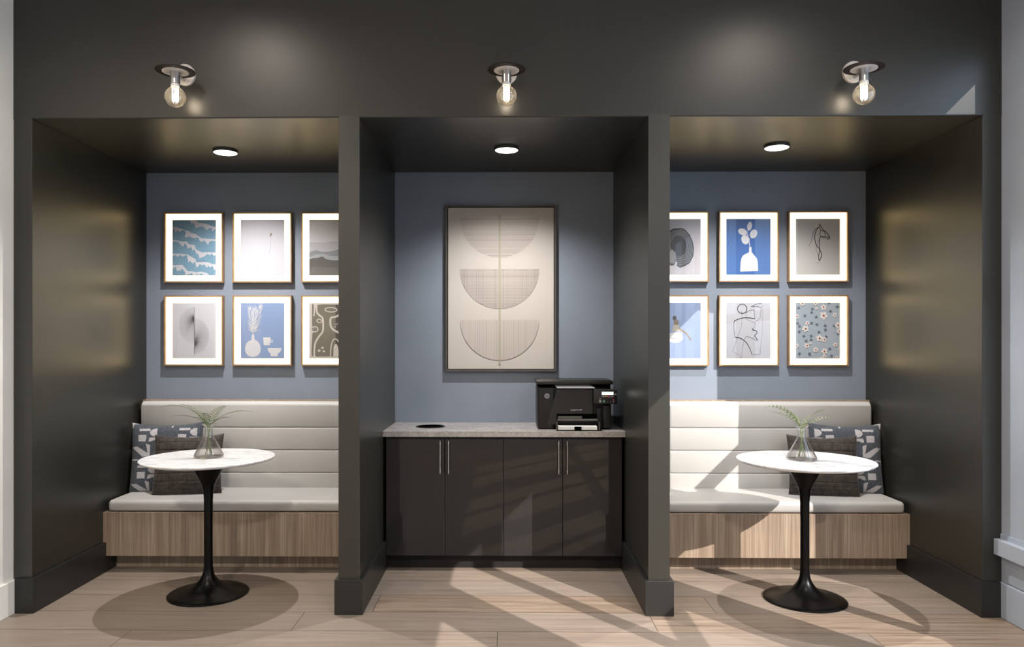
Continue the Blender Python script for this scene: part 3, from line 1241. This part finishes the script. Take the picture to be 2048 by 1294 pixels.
class Art:
    """flat printed sheet: shapes given in the coordinates of a reading box (x right, y down)"""
    def __init__(self, box, w, h, bg):
        self.b, self.w, self.h = box, w, h
        self.mb = MB()
        self.layer = 0
        self.micro = 0
        self.heavy = 1.0
        self.poly([(box[0], box[1]), (box[2], box[1]), (box[2], box[3]), (box[0], box[3])], bg)

    def map(self, p):
        x = min(max(p[0], self.b[0]), self.b[2])
        y = min(max(p[1], self.b[1]), self.b[3])
        return ((x - self.b[0]) / (self.b[2] - self.b[0]) * self.w - self.w / 2, self.h / 2 - (y - self.b[1]) / (self.b[3] - self.b[1]) * self.h)

    def poly(self, pts, mat, bump=True):
        if bump:
            self.layer += 1
        self.micro += 1
        y = -0.00012 * self.layer - 0.00002 * self.micro
        q = [self.map(p) for p in pts]
        vs = [(p[0], y, p[1]) for p in q]
        tri = tessellate_polygon([[Vector((p[0], p[1], 0)) for p in q]])
        fs = []
        for a, c, d in tri:
            v1 = Vector(vs[c]) - Vector(vs[a])
            v2 = Vector(vs[d]) - Vector(vs[a])
            if v1.cross(v2).length < 1e-12:
                continue
            fs.append([a, c, d] if v1.cross(v2).y < 0 else [a, d, c])
        self.mb.add(vs, fs, mat)

    def line(self, pts, width, mat, smooth=True, bump=True, closed=False):
        if bump:
            self.layer += 1
        if smooth and len(pts) > 2:
            pts = smooth_path(pts)
        self.micro += 1
        y = -0.00012 * self.layer - 0.00002 * self.micro
        n = len(pts)
        width = tuple(q * self.heavy for q in width) if isinstance(width, tuple) else width * self.heavy
        vs = []
        for i, p in enumerate(pts):
            a, c = pts[max(0, i - 1)], pts[min(n - 1, i + 1)]
            dx, dy = c[0] - a[0], c[1] - a[1]
            L = math.hypot(dx, dy) or 1
            w = width[0] + (width[1] - width[0]) * i / (n - 1) if isinstance(width, tuple) else width
            ox, oy = -dy / L * w / 2, dx / L * w / 2
            for s in (1, -1):
                q = self.map((p[0] + s * ox, p[1] + s * oy))
                vs.append((q[0], y, q[1]))
        fs = [[2 * i, 2 * i + 1, 2 * i + 3, 2 * i + 2] for i in range(n - 1)]
        self.mb.add(vs, fs, mat)

    def ell(self, cx, cy, rx, ry, mat, rot=0.0, n=28, bump=True):
        pts = []
        for k in range(n):
            a = 2 * PI * k / n
            x, y = rx * math.cos(a), ry * math.sin(a)
            pts.append((cx + x * math.cos(rot) - y * math.sin(rot), cy + x * math.sin(rot) + y * math.cos(rot)))
        self.poly(pts, mat, bump)

    def ring(self, cx, cy, rx, ry, w, mat, rot=0.0):
        pts = []
        for k in range(41):
            a = 2 * PI * k / 40
            x, y = rx * math.cos(a), ry * math.sin(a)
            pts.append((cx + x * math.cos(rot) - y * math.sin(rot), cy + x * math.sin(rot) + y * math.cos(rot)))
        self.line(pts, w, mat, smooth=False)


PW, PH = 0.430, 0.509      # outer size of the small frames
AW, AH = 0.318, 0.403      # printed area


def framed(xc, zc, art, label, w=PW, h=PH, lip=0.010, fm=None, mat=None, group='small framed prints', name='framed_print', depth=0.034):
    t = thing(name, label, 'picture', (xc, YB, zc), 0, group)
    fm = fm or M['oak']
    b = MB()
    y0, y1 = -0.004 - depth, -0.002
    b.box(-w / 2, w / 2, y0, y1, h / 2 - lip, h / 2, fm)
    b.box(-w / 2, w / 2, y0, y1, -h / 2, -h / 2 + lip, fm)
    b.box(-w / 2, -w / 2 + lip, y0, y1, -h / 2 + lip, h / 2 - lip, fm)
    b.box(w / 2 - lip, w / 2, y0, y1, -h / 2 + lip, h / 2 - lip, fm)
    b.build('frame', t)
    yy = y0 + 0.017
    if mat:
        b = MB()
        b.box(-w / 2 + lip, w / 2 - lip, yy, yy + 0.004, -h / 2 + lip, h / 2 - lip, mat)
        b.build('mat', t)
    o = art.mb.build('print', t, (0, yy - 0.0008, 0), fix=False)
    if mat:
        b = MB()
        b.add([(-w / 2 + lip, yy - 0.011, -h / 2 + lip), (w / 2 - lip, yy - 0.011, -h / 2 + lip), (w / 2 - lip, yy - 0.011, h / 2 - lip), (-w / 2 + lip, yy - 0.011, h / 2 - lip)], [[0, 1, 2, 3]], M['glazing'])
        b.build('glazing', t, fix=False)
    return t


CX1 = [-2.257, -1.7585, -1.260]
CX3 = [1.251, 1.752, 2.249]
ZT, ZB = 2.184, 1.581
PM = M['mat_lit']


# --- A: teal ragged bands
def m_hatch():
    m = new_mat('print_teal_hatching', (0.2, 0.35, 0.46), 0.75, spec=0.2)
    t = NT(m)
    n = t.noise(t.coord('Object', (520, 520, 90)), 1.0, 3, 0.6)
    t.base(t.ramp(n, [(0.3, lin((92, 134, 160))), (0.5, lin((122, 160, 184))), (0.7, lin((170, 196, 210)))]))
    return m


M['hatch'] = m_hatch()
art = Art((185, 218, 857, 1072), AW, AH, M['hatch'])
wht = pm('soft_white', (208, 208, 214))
BANDS = [
    [(455, 218), (540, 222), (590, 262), (700, 275), (770, 305), (857, 330), (857, 350), (825, 370), (800, 400), (790, 345), (740, 350), (710, 375), (690, 345), (650, 320), (580, 330), (540, 345), (530, 290), (510, 262), (480, 282)],
    [(185, 325), (250, 330), (370, 370), (440, 390), (475, 420), (535, 430), (590, 470), (640, 500), (720, 505), (857, 518), (857, 545), (780, 540), (750, 560), (735, 605), (700, 560), (670, 535), (630, 560), (600, 530), (585, 490), (545, 490), (540, 500), (480, 490), (460, 470), (430, 475), (385, 495), (375, 470), (390, 420), (385, 385), (335, 380), (290, 405), (270, 370), (250, 385), (235, 415), (215, 355), (185, 370)],
    [(185, 525), (240, 530), (340, 550), (400, 545), (440, 590), (530, 605), (545, 665), (600, 700), (640, 720), (740, 715), (857, 720), (857, 755), (820, 775), (795, 735), (760, 760), (725, 740), (690, 770), (650, 795), (625, 795), (605, 815), (590, 760), (570, 730), (550, 745), (540, 700), (520, 665), (495, 700), (475, 630), (450, 650), (420, 655), (400, 600), (375, 575), (355, 630), (320, 610), (280, 560), (230, 550), (185, 560)],
    [(185, 738), (260, 735), (420, 750), (470, 780), (540, 820), (550, 870), (640, 865), (740, 870), (790, 895), (857, 900), (857, 985), (830, 990), (815, 950), (800, 930), (760, 950), (740, 920), (715, 955), (680, 905), (640, 915), (605, 900), (580, 935), (553, 950), (545, 900), (530, 860), (500, 890), (455, 850), (430, 870), (410, 760), (370, 770), (340, 785), (305, 755), (265, 790), (230, 755), (185, 780)],
    [(185, 915), (340, 910), (380, 960), (420, 1005), (500, 1010), (550, 1025), (620, 1015), (720, 1035), (760, 1072), (655, 1072), (645, 1045), (610, 1050), (600, 1072), (560, 1045), (545, 1072), (515, 1072), (480, 1035), (430, 1055), (385, 1072), (380, 1020), (335, 970), (300, 1000), (285, 985), (270, 1010), (250, 990), (235, 940), (185, 975)],
]
for bd in BANDS:
    art.poly(bd, wht)
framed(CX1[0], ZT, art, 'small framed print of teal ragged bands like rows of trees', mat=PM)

# --- B: faint dandelion line
art = Art((152, 215, 822, 1072), AW, AH, pm('pale_grey', (186, 186, 193)))
g1, g2 = pm('faint_line', (176, 176, 184)), pm('seed_brown', (118, 104, 92))
art.line([(613, 480), (612, 560), (603, 680), (588, 745)], (4, 9), pm('stem_grey', (160, 160, 166)))
for px_, py_ in ((612, 430), (622, 428), (606, 445), (618, 448), (600, 462), (614, 466), (626, 440)):
    art.ell(px_, py_, 7, 9, g2, n=8, bump=False)
art.line([(590, 440), (596, 410), (612, 400), (640, 395)], 4, g1)
art.line([(412, 870), (410, 930), (428, 985), (462, 1000)], (3, 11), g1)
art.line([(430, 820), (424, 890), (440, 960), (470, 1000)], 4, g1)
art.line([(470, 560), (455, 760), (450, 900), (480, 1000)], 3, g1)
art.line([(520, 560), (540, 760), (545, 920), (500, 1035)], 4, g1)
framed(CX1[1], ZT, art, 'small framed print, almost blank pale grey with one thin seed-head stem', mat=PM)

# --- C: misty hills
art = Art((1187, 215, 1857, 1072), AW, AH, pm('mist_sky', (206, 204, 208)))
art.poly([(1187, 560), (1400, 570), (1600, 545), (1857, 560), (1857, 720), (1187, 720)], pm('mist_a', (180, 180, 185)))
art.poly([(1187, 720), (1230, 700), (1290, 685), (1330, 695), (1370, 710), (1480, 710), (1560, 695), (1645, 668), (1857, 640), (1857, 900), (1187, 900)], pm('mist_b', (132, 134, 139)))
art.poly([(1187, 800), (1290, 750), (1400, 740), (1500, 775), (1857, 780), (1857, 900), (1187, 900)], pm('mist_c', (160, 163, 168)))
art.poly([(1187, 830), (1250, 805), (1310, 805), (1345, 795), (1385, 780), (1450, 825), (1540, 840), (1650, 843), (1857, 830), (1857, 1072), (1187, 1072)], pm('hill_dark', (82, 79, 77)))
art.poly([(1187, 960), (1300, 930), (1500, 960), (1857, 920), (1857, 1072), (1187, 1072)], pm('hill_mid', (98, 94, 90)))
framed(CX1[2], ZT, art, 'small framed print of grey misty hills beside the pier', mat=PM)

# --- D: two line fans
art = Art((155, 755, 463, 1143), AW, AH, pm('paper_cool', (206, 206, 212)))
ink = pm('ink_thin', (92, 88, 86))
art.layer += 1
for k in range(58):
    a = PI / 2 + PI * k / 57
    e_ = (308 + 107 * math.cos(a), 909 + 126 * math.sin(-a) * 1.0)
    art.line([(308, 858), e_], 0.62, ink, smooth=False, bump=False)
art.layer += 1
for k in range(58):
    a = -PI / 2 + PI * k / 57
    e_ = (312 + 103 * math.cos(a), 988 + 124 * math.sin(a))
    art.line([(312, 1040), e_], 0.62, ink, smooth=False, bump=False)
art.line([(310, 783), (310, 1112)], 2.0, ink, smooth=False)
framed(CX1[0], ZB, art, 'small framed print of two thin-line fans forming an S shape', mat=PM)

# --- E: vase, mug and bowl on blue
art = Art((163, 205, 877, 1108), AW, AH, pm('dusty_blue', (126, 148, 186)))
wf = pm('cutout_white', (206, 206, 210))
art.poly([(163, 205), (500, 205), (500, 1108), (163, 1108)], pm('dusty_blue_b', (134, 152, 188)))
vase = [(342, 735), (350, 720), (378, 720), (385, 735), (388, 800), (440, 830), (475, 880), (490, 950), (480, 1010), (440, 1060), (380, 1083), (330, 1083), (280, 1060), (245, 1015), (232, 960), (240, 900), (265, 850), (300, 822), (338, 810)]
art.poly(vase, wf)
art.poly([(527, 765), (652, 765), (648, 810), (637, 895), (545, 893), (537, 880)], wf)
art.ring(666, 828, 20, 17, 12, wf)
art.poly([(603, 938), (832, 938), (822, 980), (800, 1010), (770, 1030), (768, 1073), (652, 1073), (650, 1030), (622, 1005), (608, 975)], wf)
art.line([(362, 725), (366, 640), (380, 560)], 8, wf)


def blade(p0, ang, L, w, mat):
    c, s = math.cos(ang), math.sin(ang)
    pts = []
    for u, v in ((0, 0), (0.3, 0.5), (0.6, 0.45), (1, 0), (0.6, -0.45), (0.3, -0.5)):
        x, y = u * L, v * w
        pts.append((p0[0] + x * c - y * s, p0[1] + x * s + y * c))
    art.poly(pts, mat, False)


art.layer += 1
random.seed(3)
for (bx0, by0, bx1, by1) in ((365, 690, 318, 330), (365, 690, 480, 300), (365, 680, 395, 340)):
    for k in range(11):
        s = k / 10
        p = (bx0 + (bx1 - bx0) * s, by0 + (by1 - by0) * s)
        base = math.atan2(by1 - by0, bx1 - bx0)
        for sg in (-1, 1):
            blade(p, base + sg * (0.70 - 0.25 * s) + random.uniform(-.12, .12), 125 - 30 * s, 12, wf)
    blade((bx1, by1), math.atan2(by1 - by0, bx1 - bx0), 105, 14, wf)
blade((365, 662), R(182), 62, 14, wf)
framed(CX1[1], ZB, art, 'small framed print of white vase, mug and bowl on dusty blue', mat=PM)

# --- F: olive abstract with cream strokes
art = Art((197, 268, 867, 1118), AW, AH, pm('warm_grey', (188, 183, 180)))
ol, cr, bk = pm('olive', (104, 97, 82)), pm('cream', (192, 185, 176)), pm('dark_umber', (50, 42, 38))
art.poly([(240, 300), (250, 285), (262, 290), (270, 320), (272, 460), (290, 330), (320, 300), (400, 290), (830, 297), (840, 1085), (300, 1092), (284, 1060), (258, 1085), (235, 1085), (232, 1000), (245, 740), (260, 715), (240, 600)], ol)
art.poly([(600, 297), (830, 297), (840, 1085), (600, 1085)], bk)
art.line([(308, 295), (312, 400), (345, 452), (400, 500), (410, 600), (400, 710), (340, 790), (285, 900), (272, 1092)], 27, cr)
art.line([(278, 320), (275, 400), (270, 470)], 20, cr)
art.ring(284, 672, 46, 40, 16, cr)
art.ell(270, 672, 34, 30, pm('stone', (118, 112, 108)))
art.ring(352, 545, 38, 26, 14, cr, 0.3)
art.ring(530, 373, 92, 34, 15, cr, 0.03)
art.line([(660, 450), (600, 482), (530, 500), (523, 600), (560, 672), (660, 728), (760, 760)], 30, cr)
art.line([(523, 1090), (530, 950), (556, 850), (590, 820), (635, 845), (690, 960), (700, 1090)], 18, cr)
art.poly([(565, 1090), (570, 940), (590, 900), (618, 900), (640, 950), (657, 1090)], cr)
for dx_, dy_, r_ in ((348, 998, 22), (400, 955, 20), (422, 1008, 18)):
    art.ell(dx_, dy_, r_, r_ * 0.85, cr, n=16, bump=False)
art.line([(590, 585), (610, 600), (632, 580)], 9, cr)
art.line([(575, 625), (590, 642), (605, 620)], 9, cr)
framed(CX1[2], ZB, art, 'small framed abstract print, cream strokes and dots on olive and umber', mat=PM)

# --- G: sawn tree slice
art = Art((-52, 105, 290, 548), AW, AH, pm('paper_grey', (206, 202, 206)))
sl = [(130, 177), (150, 178), (170, 190), (205, 230), (228, 280), (238, 340), (232, 400), (205, 455), (165, 480), (130, 492), (105, 475), (110, 445), (95, 440), (85, 470), (60, 475), (20, 450), (-10, 400), (-20, 340), (0, 260), (35, 205), (80, 180)]
art.poly(sl, pm('bark', (40, 40, 42)))


def m_rings():
    m = new_mat('print_tree_rings', (0.3, 0.3, 0.3), 0.75, spec=0.2)
    t = NT(m)
    w = t.n('ShaderNodeTexWave', wave_type='RINGS', rings_direction='SPHERICAL')
    w.inputs['Scale'].default_value = 22
    w.inputs['Distortion'].default_value = 3.0
    w.inputs['Detail'].default_value = 3
    t.l(t.coord('Object', (1, 1, 1), (0.0, 0, -0.01)), w.inputs['Vector'])
    n = t.noise(t.coord(), 60, 4)
    c = t.ramp(w.outputs['Fac'], [(0.0, lin((60, 60, 60))), (1.0, lin((132, 132, 132)))])
    t.base(t.mix(t.math('MULTIPLY', n, 0.5), c, lin((118, 118, 118))))
    return m


M['rings'] = m_rings()
art.poly([(110 + (x - 110) * 0.955, 335 + (y - 335) * 0.955) for x, y in sl], M['rings'])
art.ell(118, 322, 62, 82, pm('heartwood', (76, 76, 76)))
for k in range(9):
    art.ring(118, 318, 8 + 6.4 * k, 10 + 8.6 * k, 2.2, pm('ring_ink', (46, 46, 46)))
art.poly([(40, 380), (65, 345), (95, 370), (100, 420), (80, 455), (50, 450)], pm('sapwood', (150, 150, 150)))
framed(CX3[0], ZT, art, 'small framed print of a grey sawn tree slice', mat=PM)

# --- H: white vase with leaves on strong blue
art = Art((165, 203, 852, 1062), AW, AH, pm('strong_blue', (62, 100, 160)))
art.poly([(382, 1012), (384, 950), (387, 880), (400, 810), (425, 765), (470, 738), (505, 725), (518, 710), (520, 635), (555, 635), (560, 710), (600, 765), (640, 810), (655, 880), (658, 1003)], wf)
art.line([(537, 640), (522, 560), (498, 440), (497, 370)], 7, wf)
art.line([(537, 640), (520, 580), (525, 500)], 7, wf)
art.line([(522, 520), (500, 470), (480, 425)], 6, wf)
art.ell(527, 315, 36, 68, wf, 0.18)
art.ell(418, 402, 70, 50, wf, 0.35)
art.ell(588, 434, 54, 72, wf, 0.45)
art.ell(458, 522, 58, 74, wf, -0.35)
framed(CX3[1], ZT, art, 'small framed print of white vase with round leaves on strong blue', mat=PM)

# --- I: horse head line drawing
art = Art((944, 163, 1260, 556), AW, AH, pm('grey_paper', (208, 205, 202)))
ik = pm('black_line', (22, 21, 21))
art.heavy = 1.45
art.line([(1110, 203), (1112, 222), (1088, 234), (1068, 265), (1060, 305), (1050, 335), (1036, 355)], (3.2, 1.2), ik)
art.line([(1118, 200), (1125, 218), (1142, 244), (1160, 256), (1176, 276), (1187, 294), (1182, 306)], 3.4, ik)
art.line([(1182, 290), (1165, 292), (1150, 296), (1128, 288), (1116, 300), (1112, 340), (1114, 380), (1108, 430), (1111, 458)], 3.0, ik)
art.line([(1111, 458), (1124, 438), (1128, 410), (1115, 378), (1090, 345), (1080, 295), (1090, 248), (1112, 222)], 3.4, ik)
art.line([(1112, 222), (1124, 244), (1118, 262), (1118, 280), (1130, 292), (1150, 288), (1155, 268), (1142, 250), (1122, 248)], 2.6, ik)
art.line([(1116, 300), (1098, 338), (1090, 375), (1100, 410), (1106, 425)], 1.3, ik)
art.line([(1120, 455), (1108, 470), (1092, 474)], 1.2, ik)
art.ring(1173, 303, 6, 5, 2.4, ik)
framed(CX3[2], ZT, art, 'small framed print, one-line drawing of a horse head on grey', mat=PM)

# --- J: dancer seated on pale mask
art = Art((-52, 765, 290, 1205), AW, AH, pm('powder_blue', (136, 152, 184)))
art.ell(92, 1040, 60, 42, pm('mask_white', (200, 198, 196)), 0.0)
art.poly([(60, 1035), (40, 1015), (95, 1000), (150, 1000), (148, 1012)], pm('mask_white', (200, 198, 196)))
art.line([(50, 1040), (75, 1046), (95, 1040)], 4, pm('shade_brown', (126, 114, 98)))
sk = pm('skirt', (178, 170, 156))
art.poly([(80, 938), (118, 938), (128, 962), (150, 985), (100, 992), (70, 990)], sk)
art.poly([(82, 900), (100, 893), (118, 905), (118, 940), (82, 940)], pm('shade_brown', (126, 114, 98)))
art.ell(88, 886, 16, 18, pm('hair_dark', (74, 72, 62)))
art.line([(118, 968), (150, 985), (185, 1015), (205, 1048)], (16, 7), pm('limb', (140, 126, 104)))
art.line([(200, 1040), (222, 1054)], 5, pm('limb', (140, 126, 104)))
art.line([(200, 1040), (214, 1066)], 5, pm('limb', (140, 126, 104)))
framed(CX3[0], ZB, art, 'small framed collage print of tiny seated dancer on pale blue', mat=PM)

# --- K: loose figure line drawing
art = Art((177, 203, 905, 1108), AW, AH, pm('pale_grey', (186, 186, 193)))
kk = pm('charcoal_line', (44, 43, 45))
art.heavy = 1.25
kt = pm('light_line', (104, 102, 104))
art.ring(440, 306, 76, 76, 10, kk)
art.line([(420, 345), (440, 370), (500, 365), (560, 335), (605, 322), (637, 325)], 6, kk)
art.line([(637, 325), (642, 400), (650, 468)], 5, kk)
art.line([(305, 510), (330, 490), (420, 458), (500, 448), (590, 455), (650, 465)], 11, kk)
art.line([(305, 510), (303, 600), (308, 700), (325, 765)], 5, kk)
art.line([(325, 765), (390, 772), (470, 815), (530, 880), (570, 960), (600, 1045)], (13, 6), kk)
art.line([(600, 1048), (700, 1046), (728, 1025), (735, 960)], 5, kk)
art.line([(735, 960), (752, 850), (770, 600), (772, 350), (760, 220)], 3, kt)
art.line([(757, 215), (715, 216), (660, 235), (590, 268), (680, 268), (757, 282)], 6, kk)
art.line([(752, 300), (735, 400), (728, 452), (655, 515)], 5, kt)
art.line([(505, 345), (506, 440), (515, 475), (580, 505), (640, 525), (658, 570), (650, 598), (615, 622)], 4, kt)
art.line([(615, 622), (612, 640), (640, 655), (672, 662), (682, 688), (665, 715), (645, 740), (665, 775), (685, 800), (682, 820)], 10, kk)
art.line([(682, 820), (620, 785), (560, 762), (520, 750), (488, 768), (462, 840), (440, 950), (428, 1100)], (6, 3), kt)
art.line([(432, 380), (432, 530), (400, 660), (350, 800), (285, 980), (300, 1000), (370, 1040), (428, 1105)], 3.5, kt)
framed(CX3[1], ZB, art, 'small framed print, loose charcoal line figure with round head', mat=PM)

# --- L: flowers on grey blue
art = Art((157, 200, 888, 1110), AW, AH, pm('grey_blue', (163, 174, 184)))
lf = pm('leaf_grey', (98, 108, 120))
random.seed(11)
art.layer += 1
SPR = [(210, 270, 100), (300, 400, 60), (430, 290, 80), (440, 370, 200), (520, 545, 130), (640, 560, 80), (695, 225, -60), (712, 345, 0), (515, 440, 190), (405, 545, -30), (240, 600, 210), (235, 665, 150),
       (300, 730, 110), (395, 740, 20), (340, 810, 120), (400, 790, 60), (560, 690, 200), (655, 740, 80), (835, 700, 20), (795, 600, -100), (705, 970, -60), (725, 1070, -10), (220, 1050, -90), (400, 1050, -130), (860, 272, 180), (640, 660, -70), (190, 520, 100)]
for sx, sy, ang in SPR:
    for off in (-38, 0, 38):
        a = R(ang + off)
        L = 34 if off else 42
        art.ell(sx + L * 0.6 * math.cos(a), sy + L * 0.6 * math.sin(a), L * 0.62, 9, lf, a, 10, False)
    a = R(ang)
    art.line([(sx - 30 * math.cos(a), sy - 30 * math.sin(a)), (sx + 20 * math.cos(a), sy + 20 * math.sin(a))], 5, lf, False, False)
fw, fo, fc = pm('petal', (220, 215, 213)), pm('petal_orange', (176, 92, 56)), pm('flower_eye', (120, 70, 48))
art.layer += 1
FL = [(615, 412, 66), (615, 275, 50), (798, 402, 38), (348, 535, 36), (318, 625, 55), (548, 778, 56), (625, 800, 44), (340, 898, 46), (400, 860, 24), (485, 965, 44), (628, 993, 54), (807, 885, 40), (853, 567, 55), (872, 665, 42), (268, 213, 45), (483, 210, 40), (497, 293, 24), (175, 425, 42), (170, 905, 40), (625, 1075, 34), (575, 1105, 25), (830, 1095, 30), (885, 960, 28)]
for fx_, fy_, r_ in FL:
    a0 = random.uniform(0, 6)
    for k in range(5):
        a = a0 + 2 * PI * k / 5
        art.ell(fx_ + r_ * 0.58 * math.cos(a), fy_ + r_ * 0.58 * math.sin(a), r_ * 0.44, r_ * 0.36, fw, a, 12, False)
art.layer += 1
for fx_, fy_, r_ in FL:
    art.ell(fx_, fy_, r_ * 0.26, r_ * 0.28, fo, 0, 12, False)
art.layer += 1
for fx_, fy_, r_ in FL:
    art.ell(fx_, fy_, r_ * 0.13, r_ * 0.16, fc, 0, 8, False)
framed(CX3[2], ZB, art, 'small framed print of white flowers with orange centres on grey-blue', mat=PM)

# --- large artwork: three woven half discs on a thin stem
BW, BH = 0.798, 1.200
art = Art((120, 117, 800, 1158), BW - 0.036, BH - 0.036, pm('ivory_canvas', (184, 178, 171)))
art.layer += 1
t1, t2, t3 = pm('thread', (160, 152, 146)), pm('thread_dark', (142, 134, 128)), pm('thread_stem', (158, 154, 136))
random.seed(5)


def half(y0, rx, ry, hor, ver):
    cx = 451
    # soft wash under the threads
    pts = [(cx - rx, y0)] + [(cx + rx * math.cos(PI - PI * k / 40), y0 + ry * math.sin(PI * k / 40)) for k in range(41)]
    art.poly(pts, pm('wash', (183, 175, 168)))
    if hor:
        n = 34
        art.layer += 1
        for k in range(n):
            y = y0 + ry * (k + 0.3) / n
            dx = rx * math.sqrt(max(0, 1 - ((y - y0) / ry) ** 2)) + random.uniform(-3, 3)
            art.line([(cx - dx, y), (cx + dx, y)], random.choice((2.0, 2.4, 3.2)), random.choice((t1, t2)), False, False)
    if ver:
        n = 74
        art.layer += 1
        for k in range(n):
            x = cx - rx + 2 * rx * (k + 0.5) / n
            dy = ry * math.sqrt(max(0, 1 - ((x - cx) / rx) ** 2)) + random.uniform(-3, 3)
            art.line([(x, y0 - random.uniform(0, 3)), (x, y0 + dy)], random.choice((1.6, 2.0, 2.6)), random.choice((t1, t1, t2)), False, False)


half(186, 254, 254, True, False)
half(514, 256, 256, True, True)
half(844, 254, 258, False, True)
art.line([(452, 163), (452, 1128)], 13, t3, False)
framed(-0.0295, 1.887, art, 'large framed artwork of three woven half discs on a thin stem', w=BW, h=BH, lip=0.013, fm=M['bronze_frame'], mat=None, group=None, name='framed_artwork', depth=0.034)
